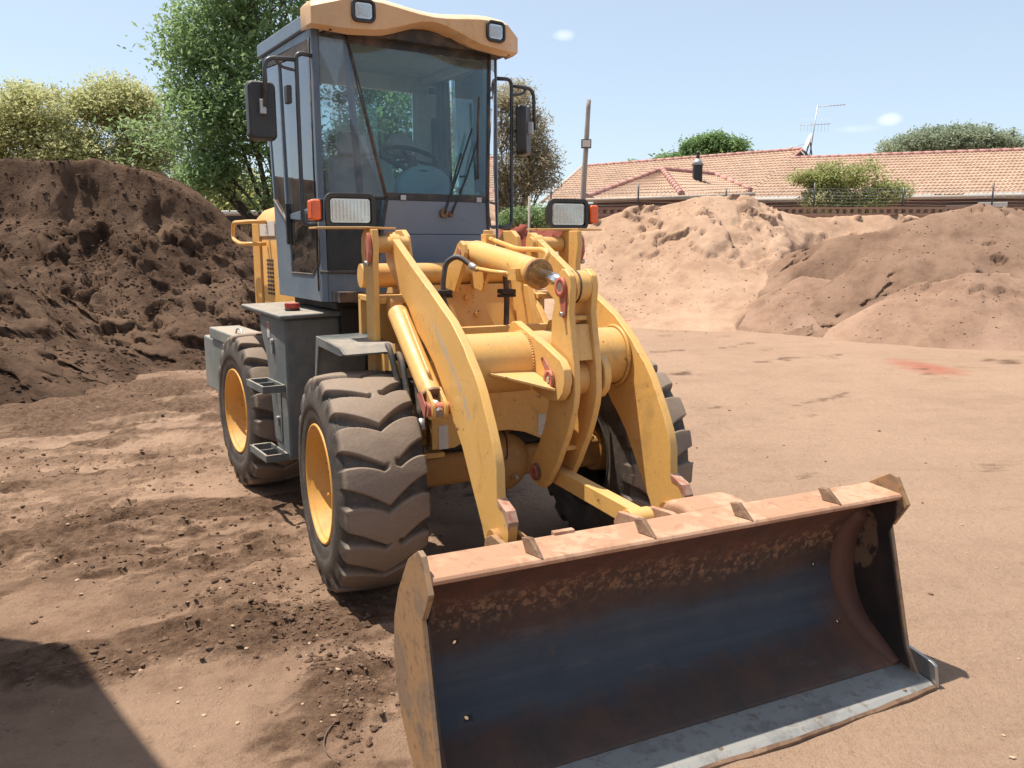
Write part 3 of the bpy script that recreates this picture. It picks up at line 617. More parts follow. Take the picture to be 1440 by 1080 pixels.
o = MB().tube([(x, y, gl(x, y) + .006) for x, y in ((-.62, 2.72), (-.645, 2.64), (-.64, 2.57), (-.60, 2.51), (-.57, 2.485))], .0028, 6).build('dry_root', M['twig'])
tag(o, 'thin curved dry root lying on the ground left of the bucket', 'root')
o = MB().cyl((2.27, 17.02, .10), (2.62, 17.05, .13), .035, .028, 12).cyl((2.60, 17.05, .13), (2.66, 17.055, .133), .04, .03, 12).build('red_pipe_end', M['red'])
tag(o, 'short red plastic pipe end at the foot of the sand heap', 'pipe')

# ------------------------------------------------------------ houses, walls, fence behind
def patch(e0, e1, r0, r1, rows, waves, amp=.022, step=.03):
    """tiled roof slope: stepped rows of wavy tiles between an eave and a ridge line"""
    e0, e1, r0, r1 = [np.array(q, float) for q in (e0, e1, r0, r1)]
    nrm = np.cross(e1 - e0, r0 - e0 if np.linalg.norm(r0 - e0) > .1 else r1 - e0); nrm /= np.linalg.norm(nrm); nrm *= np.sign(nrm[2])
    nu = waves * 6 + 1; u = np.linspace(0, 1, nu); vs = []
    for i in range(rows): vs += [(i / rows, 1.0), ((i + 1) / rows, .15)]
    V = []
    for v, off in vs:
        P = (e0[None] * (1 - u[:, None]) + e1[None] * u[:, None]) * (1 - v) + (r0[None] * (1 - u[:, None]) + r1[None] * u[:, None]) * v
        ph = u * waves * 2 * np.pi; hgt = amp * np.maximum(np.sin(ph), -.35) + step * off
        V.append(P + nrm * hgt[:, None])
    V = np.concatenate(V); return V, grid_faces(len(vs), nu)
house = empty('long_tiled_house', (11, 36.5, 0))
tag(house, 'long brick house with pinkish tan tiled roof behind the sand heaps', 'house')
def hpart(name, V, F, m_, parent=None, smooth=False):
    V = np.asarray(V) - (0 if parent is not None and parent is not house else np.array([11, 36.5, 0])); return np_obj(name, V, F, m_, parent or house, smooth)
V1, F1 = patch((9.99, 36.6, 3.60), (24.5, 31.3, 3.60), (12.98, 39.75, 5.58), (27, 34.3, 5.57), 15, 92); hpart('tiled_roof', V1, F1, M['tile'])
V1, F1 = patch((1.5, 39.7, 3.60), (10.0, 36.6, 3.60), (3.7, 44.2, 5.60), (13.66, 40.44, 6.04), 17, 56); hpart('tiled_roof', V1, F1, M['tile'])
hb = MB()
def L_(p): return Vector(p) - Vector((11, 36.5, 0))
def rtiles(pts, r=.13, n=None):
    b_ = MB()
    for a, c_ in zip(pts[:-1], pts[1:]):
        a = Vector(a); c_ = Vector(c_); L = (c_ - a).length; k_ = max(1, int(L / .42))
        for i in range(k_):
            p = a + (c_ - a) * (i / k_); q = a + (c_ - a) * ((i + 1.08) / k_); b_.cyl(p, q, r * 1.08, r * .9, 8)
    return b_
for pts in ([(13.0, 39.78, 5.58), (27, 34.3, 5.6)], [(3.7, 44.2, 5.60), (13.66, 40.44, 6.06)]):
    rtiles([L_(p) for p in pts], .10).build('ridge_capping', M['ridge'], house)
# gable end where the higher roof stops, with bargeboards
MB().loft([L_(p) for p in ((13.62, 40.38, 5.98), (13.05, 39.80, 5.50), (14.4, 41.0, 5.50))], [L_(p) for p in ((13.5, 40.45, 5.98), (12.9, 39.87, 5.50), (14.3, 41.1, 5.50))]).build('gable_end', M['brick_dark'], house)
MB().tube([L_(p) for p in ((12.95, 39.70, 5.50), (13.70, 40.40, 6.06), (14.6, 41.1, 5.45))], .06, 6, curve=False).build('bargeboard', M['ridge'], house)
MB().tube([L_(p) for p in ((1.42, 39.65, 3.58), (3.65, 44.2, 5.60))], .09, 6).build('bargeboard', M['fascia'], house)
# projecting hipped wing
wing = [(2.95, 33, 3.42), (6.2, 31, 3.42), (6.25, 35.5, 4.68), (8.9, 37.4, 4.62), (10.0, 35.6, 3.85)]
V1, F1 = patch(wing[0], wing[1], wing[2], wing[2], 9, 22); hpart('wing_roof', V1, F1, M['tile'])
V1, F1 = patch(wing[1], wing[4], wing[2], wing[3], 8, 26); hpart('wing_roof', V1, F1, M['tile'])
for a, c_ in ((0, 2), (1, 2), (2, 3), (3, 4)): rtiles([L_(wing[a]) + Vector((0, 0, .05)), L_(wing[c_]) + Vector((0, 0, .05))], .12).build('hip_capping', M['ridge'], house)
MB().tube([L_(p) for p in ((2.85, 33, 3.34), (6.25, 30.9, 3.34), (10.1, 35.4, 3.7))], .075, 8, curve=False).build('gutter', M['fascia'], house)
MB().tube([L_(p) for p in ((9.6, 36.6, 3.5), (24.5, 31.15, 3.5))], .085, 8).build('gutter', M['fascia'], house)
def wall(x0, y0, x1, y1, z0, z1, t, name, m_, parent=None, top=None):
    a = Vector((x0, y0, 0)); b_ = Vector((x1, y1, 0)); L = (b_ - a).length; ang = math.atan2(y1 - y0, x1 - x0)
    return MB().b6(0, L, 0, t, z0, z1).build(name, m_, parent, loc=(a - (Vector((11, 36.5, 0)) if parent == house else Vector((0, 0, 0)))), rot=(0, 0, ang))
wall(9.5, 37.3, 24.5, 31.9, 0, 3.45, .25, 'brick_wall', M['brick_dark'], house)
wall(1.7, 40.1, 9.5, 37.3, 0, 3.5, .25, 'brick_wall', M['brick_dark'], house)
wall(3.2, 33.4, 6.2, 31.5, 0, 3.32, .25, 'brick_wall', M['brick_dark'], house)
wall(6.2, 31.5, 9.6, 35.4, 0, 3.32, .25, 'brick_wall', M['brick_dark'], house)
for (px, py) in ((17.6, 34.33), (20.9, 33.13)):
    wv = MB().b6(0, 1.5, -.03, .02, 2.2, 3.2).build('window', M['pad'], house, loc=L_((px, py, 0)), rot=(0, 0, -.345))
    MB().b6(0, 1.5, -.06, -.035, 2.2, 2.27).b6(0, 1.5, -.06, -.035, 3.13, 3.2).b6(0, .07, -.06, -.035, 2.27, 3.13).b6(.72, .78, -.06, -.035, 2.27, 3.13).b6(1.43, 1.5, -.06, -.035, 2.27, 3.13).build('window_frame', M['fascia'], wv)
# air conditioner box on the wall
ac = empty('air_conditioner', (18.95, 33.45, 2.95), -.345); tag(ac, 'white air conditioner outdoor unit on the brick wall at far right', 'air conditioner')
MB().b6(-.5, .5, -.35, 0, -.32, .32).build('casing', M['white'], ac, bevel=.015)
MB().cyl((-.18, -.352, 0), (-.18, -.375, 0), .24, n=24).build('fan_grille', M['galv'], ac)
MB().b6(-.45, -.4, -.3, 0, -.4, -.32).build('bracket', M['galv'], ac); MB().b6(.4, .45, -.3, 0, -.4, -.32).build('bracket', M['galv'], ac)
# flue on the roof
fl = empty('chimney_flue', (7.62, 35.0, 3.9)); tag(fl, 'black metal flue with grey cowl standing on the tiled roof', 'chimney')
MB().b6(-.17, .17, -.17, .17, 0, .95).build('flue_box', M['black'], fl, bevel=.01)
MB().cyl((0, 0, .94), (0, 0, 1.2), .27, .09, 20).build('cowl', M['galv'], fl); MB().cyl((0, 0, 1.2), (0, 0, 1.38), .07, .07, 12).sphere((0, 0, 1.42), .09, 12).build('cap', M['black'], fl)
# aerial and dish
an = empty('television_aerial', (14.0, 40.3, 5.3)); tag(an, 'tall thin television aerial on a mast above the roof gable', 'aerial')
MB().cyl((0, 0, 0), (.28, 0, 2.75), .028, .02, 8).build('mast', M['galv'], an)
b_ = MB().cyl((.26, 0, 2.66), (1.55, -.1, 2.75), .014, n=6)
for i in range(9): b_.cyl((.4 + i * .14, -.25, 2.67 + i * .009), (.4 + i * .14, .2, 2.67 + i * .009), .006, n=5)
b_.build('upper_antenna', M['galv'], an)
b_ = MB().cyl((-.5, 0, 1.82), (.95, 0, 1.9), .012, n=6)
for i in range(9): b_.cyl((-.45 + i * .16, 0, 1.55), (-.45 + i * .16, 0, 2.15), .005, n=5)
b_.build('lower_antenna', M['galv'], an)
ds = empty('satellite_dish', (13.75, 40.2, 6.0)); tag(ds, 'white satellite dish edge-on beside the aerial mast on the roof', 'satellite dish')
b_ = MB(); b_.lathe([(.02, .10), (.18, .085), (.33, .035), (.43, 0), (.43, -.015), (.33, .02), (.18, .07), (.02, .085)], (.12, 0, .35), (.93, -.1, -.34), 28); b_.build('reflector_dish', M['roof_white'], ds)
MB().cyl((.12, 0, .3), (-.62, -.05, .12), .014, n=6).build('feed_arm', M['galv'], ds); MB().cyl((-.68, -.05, .12), (-.58, -.05, .13), .045, n=10).build('receiver', M['roof_white'], ds)
MB().tube([(.22, 0, .35), (.05, 0, -.3)], .03, 8).build('bracket', M['black_metal'], ds); MB().tube([(.25, 0, .35), (.42, 0, -.6)], .03, 8).build('bracket', M['black_metal'], ds)

# second house seen behind trees at far left, behind the loader
h2 = empty('brick_outhouse', (-7.2, 33, 0)); tag(h2, 'small pinkish brick outhouse with tiled roof glimpsed through the trees behind the loader hood', 'house')
MB().b6(-4.2, 4.2, 0, 4, 0, 3.0).build('wall', M['brick_tan'], h2)
V1, F1 = patch((-4.6, -.5, 2.9), (4.6, -.5, 2.9), (-4.6, 2.2, 4.1), (4.6, 2.2, 4.1), 9, 54); np_obj('roof', V1, F1, M['tile'], h2)
MB().b6(-1.2, .2, -.03, .03, 1.1, 2.3).build('window', M['pad'], h2)

# garden wall with security fence
gw = empty('garden_wall', (1.0, 28.2, 0), -.03); tag(gw, 'low tan brick boundary wall running behind the sand heaps', 'wall')
MB().b6(-7, 24, 0, .22, 0, 2.56).build('brickwork', M['brick_tan'], gw); MB().b6(-7.02, 24.02, -.03, .25, 2.56, 2.66).build('coping', M['brick_tan'], gw)
b_ = MB()
for i in range(100): b_.b6(i * .24, i * .24 + .11, .06, .16, 2.66, 2.80)
o_ = b_.build('capping_bricks', M['brick_tan'], gw); tag(o_, kind='stuff')
MB().b6(0, 24, .05, .17, 2.80, 2.87).build('capping_course', M['brick_tan'], gw)
sf = empty('security_fence', (1.0, 28.2, 2.87), -.03); tag(sf, 'wire security fence strands on thin dark posts along the garden wall', 'fence')
for i in range(9): MB().cyl((i * 2.9 + .3, .1, -.2), (i * 2.9 + .3, .1, .78 if i % 2 else .62), .028, n=6).build('post', M['black_metal'], sf)
for j in range(6): MB().tube([(0.1 + q * 2.9, .1, .08 + j * .105 - (.03 if q % 1 else 0)) for q in (0, .5, 1, 1.5, 2, 2.5, 3, 3.5, 4, 4.5, 5, 5.5, 6, 6.5, 7, 7.5, 8)], .0055, 4, sub=2).build('wire', M['galv'], sf)
b_ = MB(); pts = []
for i in range(560): a = i * .9; pts.append((i * .042, .1 + .13 * math.cos(a), .42 + .13 * math.sin(a)))
b_.tube(pts, .0035, 3, curve=False).build('coiled_wire', M['galv'], sf)
# poles
pl = empty('floodlight_pole', (2.15, 26, 0)); tag(pl, 'tall weathered grey pole with a small box on it beside the roof', 'pole')
MB().tube([(0, 0, 0), (.03, 0, 3.0), (.10, 0, 4.6), (.16, 0, 5.95)], [.092, .085, .078, .07], 12).build('shaft', M['concrete'], pl)
MB().b6(-.06, .24, -.22, -.1, 4.52, 4.78).build('flood_lamp', M['black_metal'], pl, bevel=.01); MB().b6(-.03, .21, -.235, -.222, 4.55, 4.75).build('lamp_glass', M['white'], pl)
o_ = MB().cyl((.45, 23.0, 0), (.47, 23.0, 2.95), .040, .032, 10).build('thin_pole', M['concrete']); tag(o_, 'thin pale post in front of the drooping grey tree', 'pole')
# dark mesh-sided trailer behind the compost heap
tr = empty('stock_trailer', (-7.8, 24, 0), -.04); tag(tr, 'dark mesh-sided trailer with a white sheet roof behind the compost heap', 'trailer')
MB().b6(-1.2, 2.4, 0, 1.8, 1.15, 1.3).b6(-1.2, 2.4, 0, .05, 1.3, 1.75).build('deck', M['black'], tr)
MB().b6(-1.2, 2.4, 0, .06, 2.36, 2.46).b6(-1.2, 2.4, 1.74, 1.8, 2.36, 2.46).build('top_rail', M['black'], tr)
for q in (-1.17, 0, 1.2, 2.37): MB().b6(q - .03, q + .03, 0, .06, 1.3, 2.36).build('post', M['black'], tr)
b_ = MB()
for i in range(44): b_.cyl((-1.15 + i * .08, .03, 1.75), (-1.15 + i * .08, .03, 2.36), .008, n=4)
for i in range(8): b_.cyl((-1.15, .04, 1.78 + i * .08), (2.35, .04, 1.78 + i * .08), .007, n=4)
b_.build('mesh_side', M['black_metal'], tr)
MB().b6(-1.35, 1.2, -.15, 1.9, 2.50, 2.60).build('roof_sheet', M['roof_white'], tr, bevel=.02); MB().b6(1.15, 2.5, -.1, 1.85, 2.47, 2.51).build('roof_sheet', M['galv'], tr)
wh = MB().cyl((0, .0, .35), (0, -.2, .35), .35, n=24).build('wheel', M['pad'], tr)
# unseen grey block at left, added and shaped to cast the yard's corner shadow
sh = empty('shadow_block', (-5, 2.5, 0)); tag(sh, 'unseen grey block added left of the camera, shaped to cast the corner shadow', 'shadow caster')
poly = [(-3.31, 3.70), (-8.5, 3.78), (-8.5, .6), (-2.9, .6), (-2.08, 2.32)]
MB().prism([(a + 5, b2 - 2.5) for a, b2 in poly], 0, 3.9, 'xy').build('wall', M['corr'], sh)
MB().prism([(a + 5, b2 - 2.5) for a, b2 in poly], 3.902, 4.0, 'xy').build('roof', M['galv'], sh)

# ------------------------------------------------------------ trees
def leaf_cards(cent, size, aspect=.45, flat=.5, seed=0):
    rg = np.random.default_rng(seed); n = len(cent)
    nrm = rg.normal(size=(n, 3)); nrm[:, 2] = np.abs(nrm[:, 2]) + flat; nrm /= np.linalg.norm(nrm, axis=1, keepdims=True)
    t = rg.normal(size=(n, 3)); u = np.cross(nrm, t); u /= np.linalg.norm(u, axis=1, keepdims=True); v = np.cross(nrm, u)
    s_ = size * (.6 + .8 * rg.random((n, 1))); u = u * s_; v = v * s_ * aspect
    V = np.stack([cent - u, cent - v * .9 + nrm * s_ * .12, cent + u, cent + v * .9 + nrm * s_ * .12], 1).reshape(-1, 3)
    return V, np.arange(4 * n).reshape(n, 4)
def tree(name, base, lobes, mat, barkm, label, n, leaf_s, trunk_r, clump=.35, per=26, seed=1, group=None, cat='tree', droop=0.0, aspect=.45, sag=.0, trunk_top=None, stems=1):
    rg = np.random.default_rng(seed); base = Vector(base)
    root = empty(name, base); tag(root, label, cat, group)
    L = np.array(lobes, float)                      # x,y,z,rx,ry,rz in world
    vol = L[:, 3] * L[:, 4] * L[:, 5]; pr = vol ** .75 / (vol ** .75).sum()
    nc = n // per; k_ = rg.choice(len(L), nc, p=pr); d = rg.normal(size=(nc, 3)); d /= np.linalg.norm(d, axis=1, keepdims=True)
    rr = (.35 + .65 * rg.random(nc) ** .45)[:, None] * (1 + .22 * rg.normal(size=(nc, 1)) * .6)
    cc = L[k_, :3] + d * rr * L[k_, 3:6]
    # keep ragged outline: drop clumps by a 3d-ish noise
    keep = fbm(cc[:, 0] * 1.0 + cc[:, 1] * .7, cc[:, 2] + cc[:, 1] * .3, .9, 3, seed=seed) > -.10; cc = cc[keep]; nc = len(cc)
    off = rg.normal(size=(nc, per, 3)) * clump * np.array([1, 1, .55]); off[..., 2] -= droop * rg.random((nc, per)) + 0
    cen = (cc[:, None] + off).reshape(-1, 3)
    V, F = leaf_cards(cen - np.array(base), leaf_s, aspect, .4, seed)
    np_obj('crown', V, F, mat, root, smooth=False)
    b_ = MB(); tips = L[:, :3] - np.array(base); tz = trunk_top or (tips[:, 2].min() * .55); top = Vector((tips[:, 0].mean() * .3, tips[:, 1].mean() * .3, tz))
    b_.tube([(0, 0, -.2), (.05, 0, tz * .5), top], [trunk_r * 1.25, trunk_r, trunk_r * .85], 10)
    pick = rg.permutation(nc)[:min(nc, 150)]
    for i, tp in enumerate(tips):
        tp = Vector(tp); mid = top.lerp(tp, .5) + Vector(rg.normal(size=3) * .15 * (tp - top).length * .4)
        r0 = trunk_r * (.42 + .25 * rg.random()); b_.tube([top - Vector((0, 0, trunk_r)), mid, tp], [r0, r0 * .7, r0 * .35], 7, sub=4)
        near = [q for q in pick if k_[np.nonzero(keep)[0][q]] == i][:14]
        for q in near:
            e = Vector(cc[q] - np.array(base)); s0 = mid.lerp(tp, rg.random()); m2 = s0.lerp(e, .55) + Vector((0, 0, .12)); b_.tube([s0, m2, e], [r0 * .3, r0 * .2, r0 * .08], 5, sub=3)
    b_.build('trunk', barkm, root); return root
tree('broad_green_tree', (-5.6, 20.5, 0), [(-7.6, 20, 4.1, 1.3, 1.3, 1.2), (-7.9, 20.2, 5.5, .8, 1, .7), (-6.9, 20.3, 6.5, 1.0, 1.2, .8), (-7.5, 20.1, 6.3, .6, .8, .5), (-5.9, 20, 5.0, 1.4, 1.4, 1.4), (-6.0, 20.5, 7.4, 1.3, 1.4, 1.1), (-4.6, 20.5, 6.3, 1.35, 1.5, 1.3), (-4.4, 20, 4.4, 1.4, 1.4, 1.2), (-7.2, 20, 3.3, .8, 1, .5), (-3.2, 20.5, 4.7, 1.2, 1.4, 1.2), (-2.6, 20.8, 3.3, 1.2, 1.2, 1.0), (-4.9, 20, 2.9, 1.0, 1, .7), (-6.2, 20.2, 8.8, 1.3, 1.4, 1.0)],
     M['leaf_green'], M['bark'], 'large feathery fresh green tree rising behind the loader cab', 80000, .070, .12, .25, 34, 11)
tree('pale_olive_tree', (-14.2, 26, 0), [(-15.2, 26, 4.9, 1.2, 1.2, .9), (-14.2, 26, 5.6, 1.1, 1.1, .65), (-13.6, 26, 4.5, 1.0, 1, .8), (-16.4, 26, 5.2, 1.2, 1.2, .8), (-14.6, 26, 4.2, 1.4, 1, .9), (-15.9, 26, 4.0, 1.3, 1, .9), (-13.3, 26, 3.9, 1.2, 1, .9), (-14.9, 26, 6.0, .6, .6, .4)],
     M['leaf_olive'], M['bark'], 'pale yellowish olive tree at the left edge above the compost heap', 62000, .062, .07, .25, 38, 12)
tree('pale_olive_tree', (-12.3, 27, 0), [(-12.4, 27, 5.9, .9, .9, .8), (-11.8, 27, 5.9, .75, .8, .65), (-13.1, 27, 5.6, .8, .8, .7), (-12.1, 27, 4.9, 1.1, 1.0, .8), (-12.9, 27, 4.7, .8, .7, .7), (-11.3, 27, 4.9, .8, .7, .8), (-12.2, 27, 4.0, 1.3, .9, .8), (-12.6, 27, 6.5, .45, .5, .35)],
     M['leaf_olive'], M['bark'], 'round-topped yellowish olive tree between the left-edge tree and the big green tree', 52000, .060, .07, .24, 38, 13)
tree('low_green_tree', (-8.7, 27, 0), [(-9.4, 27, 3.3, 1.3, 1, .8), (-8.0, 27, 3.0, 1.4, 1, .8), (-6.6, 27, 3.2, 1.3, 1, .9), (-5.2, 27.5, 3.4, 1.4, 1, 1.0), (-10.6, 27.4, 3.3, .8, .8, .5)],
     M['leaf_bush'], M['bark'], 'low pale green tree filling the gap under the big feathery tree', 26000, .075, .09, .28, 30, 14)
tree('drooping_grey_tree', (.3, 30, 0), [(-.6, 30, 6.1, 1.0, 1, 1.0), (.1, 30, 6.9, .6, .8, .55), (.5, 30, 5.6, .8, .9, .9), (.9, 30, 4.7, .75, .9, .7), (-.1, 30, 4.4, 1.1, 1, .9), (-1.4, 30, 4.8, 1.0, 1, 1.2), (.5, 30, 3.4, .9, .9, .6), (-2.0, 30.3, 6.2, .9, .9, .9), (-1.0, 30, 3.2, 1.0, .9, .7), (1.2, 30, 3.8, .5, .6, .5)],
     M['leaf_grey'], M['bark_grey'], 'drooping grey-brown tree behind the right-hand mirror', 40000, .075, .12, .18, 34, 15, droop=.4, aspect=.3)
tree('garden_shrub', (.35, 24.6, 1.2), [(.1, 24.6, 2.35, .45, .4, .35), (.75, 24.6, 2.45, .5, .4, .35), (-.35, 24.7, 2.2, .35, .4, .3), (1.25, 24.8, 2.3, .3, .3, .25)],
     M['leaf_green'], M['bark'], 'bright green shrub beyond the red clay heap right of the cab', 5200, .045, .04, .10, 20, 16, cat='shrub', trunk_top=.6)
tree('wall_tree', (11.6, 29.6, 0), [(11.4, 29.6, 4.0, .75, .6, .5), (12.2, 29.6, 3.9, .8, .6, .5), (10.7, 29.6, 3.8, .55, .5, .35), (12.9, 29.6, 3.4, .65, .6, .4), (11.0, 29.6, 3.2, .8, .6, .45), (12.0, 29.6, 3.0, .9, .6, .4), (13.4, 29.7, 3.5, .45, .4, .3), (10.1, 29.6, 3.95, .4, .3, .2), (12.4, 29.6, 4.35, .4, .4, .2)],
     M['leaf_bush'], M['bark'], 'bushy small tree against the tiled roof behind the garden wall', 17000, .06, .06, .15, 26, 17, trunk_top=2.2)
tree('yellow_shrub', (10.5, 29.0, 0), [(10.55, 29.0, 3.0, .35, .3, .35)], M['leaf_olive'], M['bark'], 'small yellow-green shrub at the left foot of the bushy wall tree', 1400, .045, .03, .1, 20, 18, cat='shrub', trunk_top=2.2)
tree('far_green_tree', (14, 60, 0), [(11.6, 60, 7.3, 1.3, 1, .6), (13.2, 60, 8.0, 1.2, 1, 1.0), (14.1, 60, 8.5, 1.1, 1, .85), (15.4, 60, 8.0, 1.3, 1, .9), (16.6, 60, 7.4, 1.0, 1, .6), (14, 60, 7.2, 2, 1, .9)],
     M['leaf_dark'], M['bark'], 'dense green tree top showing over the roof left of the aerial', 26000, .14, .25, .30, 22, 19)
tree('far_small_tree', (9.1, 62, 0), [(9.0, 62, 7.25, .6, .6, .3), (9.7, 62, 7.35, .45, .5, .28)], M['leaf_dark'], M['bark'], 'small dark green tree top just above the left end of the roof', 1600, .12, .15, .18, 20, 20)
tree('silver_acacia', (28.5, 55, 0), [(25.0, 55, 7.7, 1.5, 1.2, .75), (26.8, 55, 8.2, 1.7, 1.3, .8), (28.8, 55, 8.3, 1.8, 1.3, .85), (30.7, 55, 8.2, 1.6, 1.2, .8), (31.9, 55, 7.8, 1.0, 1, .8), (28.5, 55, 7.4, 3.2, 1.2, .8)],
     M['leaf_silver'], M['bark'], 'wide silver-green tree with rounded top above the roof at right', 30000, .11, .3, .24, 24, 21, droop=.1)
tree('far_small_tree', (33.5, 52, 0), [(33.6, 52, 7.9, .9, .6, .45)], M['leaf_silver'], M['bark'], 'silver-green treetop cut by the right edge of the picture above the roof', 1200, .12, .15, .2, 20, 22)

# ------------------------------------------------------------ wheel loader
LOADER = empty('wheel_loader', (LX, LY, 0), LA - math.pi / 2)
tag(LOADER, 'yellow articulated wheel loader with slate grey cab and lowered rusty bucket', 'wheel loader')
FR = dict(parent=LOADER)
def part(b, name, m_, bevel=0.0, parent=LOADER, seg=2, **k): return b.build(name, m_, parent, bevel, seg, **k)

# --- wheels
TR, TW, YO = .543, .412, .944
def tyre_mesh(side, name):
    """side -1: outer face towards -Y"""
    prof = []                                  # (r, y from outer plane inwards, weight, dr, dy)
    for r_, y_ in ((.287, .045), (.292, .018), (.305, .010), (.312, .004), (.335, .001), (.36, -.004), (.372, -.004), (.376, -.008), (.40, -.010), (.43, -.006), (.455, .002)): prof.append((r_, y_, 0, -1, 0))
    for t in np.linspace(0, 1, 12)[1:]:        # shoulder
        a = t * math.pi / 2; prof.append((.455 + .075 * math.sin(a) ** .9, .002 + .026 * (1 - math.cos(a)), min(1, t * 1.6), -math.sin(a) ** .5 if a > 0 else 0, (1 - t) * .9))
    ys = np.linspace(.028, TW - .028, 64)
    for y_ in ys[1:-1]:
        q = (y_ - TW / 2) / (TW / 2 - .028); prof.append((.530 + .013 * (1 - q * q), y_, 1, -1, 0))
    half = [p for p in prof if p[1] < .0285 and p[0] <= .5301]; half.reverse()
    for p in half: prof.append((p[0], TW - p[1], p[2], p[3], -p[4]))
    P = np.array(prof); n_t = 760; th = np.linspace(0, 2 * np.pi, n_t, endpoint=False)
    T, J = np.meshgrid(th, np.arange(len(P)), indexing='ij'); r_, y_, w_, dr, dy = [P[:, i][J] for i in range(5)]
    u = np.clip(y_ / TW, 0, 1); s_ = T * TR; NL = 9; per = 2 * np.pi * TR / NL
    def curve(u, apex, amp_l, amp_r):
        a = np.clip((apex - u) / apex, 0, 1); b_ = np.clip((u - apex) / (1 - apex), 0, 1)
        q = np.where(u < apex, amp_l * (a ** .9 - .35 * a ** 3), amp_r * (b_ ** .9 - .35 * b_ ** 3)); return q
    def groove(c, lo, hi, wa, wb, ph):
        d = (s_ - c - ph + per / 2) % per - per / 2; wid = wa + (wb - wa) * np.abs(2 * u - 1) ** 1.5
        m_ = sst(np.abs(d), wid / 2 + .007, wid / 2 - .006); return m_ * sst(u, lo - .03, lo + .02) * sst(u, hi + .03, hi - .02)
    gA = groove(curve(u, .5, .10, .15), -.2, 1.2, .032, .095, 0)
    cC = curve(u, .47, .085, .10); gC = groove(cC, -.2, .50, .020, .085, per * .5)
    cB = curve(u, .66, .04, .10); gB = groove(cB, .62, 1.2, .020, .085, per * .55)
    g_ = np.maximum(np.maximum(gA, gB), gC) * w_
    sx, cx = np.sin(T), np.cos(T)
    wear = .0035 * (vn(T * 8 + 3, u * 4) - .5)
    rr = r_ + dr *   .038 * g_ + wear * w_; yy = y_ + dy * .038 * g_
    yy = (yy) * -side; V = np.stack([rr * cx, yy, rr * sx], -1).reshape(-1, 3)   # y=0 at outer plane
    m_ = len(P); i, j = np.meshgrid(np.arange(n_t), np.arange(m_ - 1), indexing='ij'); a = (i * m_ + j).ravel(); b_ = (((i + 1) % n_t) * m_ + j).ravel()
    F = np.stack([a, b_, b_ + 1, a + 1], 1)
    if side > 0: F = F[:, ::-1]
    return np_mesh(name, V, F, M['tyre'], True)
def wheel(side, loc, rz):
    wh = empty('wheel', loc, rz, LOADER)
    t = bpy.data.objects.new('tyre', TY[side]); C.objects.link(t); t.parent = wh
    d = -side
    b_ = MB().lathe([(.262, .055), (.296, .030), (.300, .012), (.297, .003), (.289, .001), (.283, .008), (.281, .020), (.272, .024), (.266, .028), (.264, .046), (.254, .050), (.252, .095), (.244, .100), (.240, .112), (.228, .126), (.205, .130), (.185, .122), (.12, .122), (.12, .14), (.0, .14)], (0, 0, 0), (0, d, 0), 72)
    b_.build('rim', M['rim'], wh); b_ = MB()
    b_.lathe([(.262, TW - .055), (.296, TW - .03), (.30, TW - .012), (.284, TW - .008), (.262, TW - .06), (.25, TW - .1), (.243, .20)], (0, 0, 0), (0, d, 0), 48)
    rm = b_.build('inner_rim', M['dark'], wh)
    hb_ = MB().cyl((0, .14 * d, 0), (0, .108 * d, 0), .085, .08, 28).cyl((0, .11 * d, 0), (0, .10 * d, 0), .05, .045, 20).build('hub', M['yellow_dirty'], wh)
    nut = None
    for i in range(10):
        a = i * math.pi / 5
        if nut is None: nut = MB().cyl((0, .125 * d, 0), (0, .098 * d, 0), .018, .017, 6).cyl((0, .10 * d, 0), (0, .078 * d, 0), .0095, .0095, 8).mesh('wheel_nut', M['rim'])
        q = bpy.data.objects.new('wheel_nut', nut); C.objects.link(q); q.parent = wh; q.location = (.178 * math.cos(a), 0, .178 * math.sin(a))
    return wh
TY = {-1: tyre_mesh(-1, 'tyre_outer_right'), 1: tyre_mesh(1, 'tyre_outer_left')}
wheel(-1, (0, -YO, TR - .004), 0); wheel(1, (0, YO, TR - .004), 0)
x_, y_ = R2F(RXA, -YO); wheel(-1, (x_, y_, TR - .004), ART); x_, y_ = R2F(RXA, YO); wheel(1, (x_, y_, TR - .004), ART)

# --- front axle
b_ = MB().sphere((.03, .01, .565), .178, 36, (.9, .98, .98)).cyl((-.1, 0, .56), (-.55, 0, .6), .07, .06, 16)
part(b_, 'differential', M['yellow_dirty'])
for s_ in (-1, 1):
    part(MB().prism([(-.09, .475), (.09, .475), (.105, .50), (.105, .62), (.085, .645), (-.09, .645)], s_ * .13, s_ * .62), 'axle_beam', M['yellow_dirty'], .012)
    part(MB().cyl((0, s_ * .60, .56), (0, s_ * .78, .56), .13, .15, 28), 'axle_end', M['yellow_dirty'], .008)
    part(MB().b6(-.10, .17, s_ * .34, s_ * .53, .648, .675), 'axle_mount', M['yellow'], .004)
    part(MB().loft([(.03, s_ * .47, .676), (.13, s_ * .47, .676), (.10, s_ * .47, .79), (.05, s_ * .47, .79)], [(.03, s_ * .485, .676), (.13, s_ * .485, .676), (.10, s_ * .485, .79), (.05, s_ * .485, .79)]).loft([(.03, s_ * .39, .676), (.045, s_ * .39, .676), (.045, s_ * .39, .82), (.03, s_ * .39, .84)], [(.03, s_ * .47, .676), (.045, s_ * .47, .676), (.045, s_ * .47, .80), (.03, s_ * .47, .80)]), 'mount_gusset', M['yellow'], .003)
    for q in (-.06, .0, .10): part(MB().cyl((q, s_ * .42, .60), (q, s_ * .42, .70), .012, .012, 8), 'mount_bolt', M['steel'])
part(MB().cyl((.185, .045, .505), (.203, .048, .50), .014, .012, 8), 'drain_plug', M['steel'])
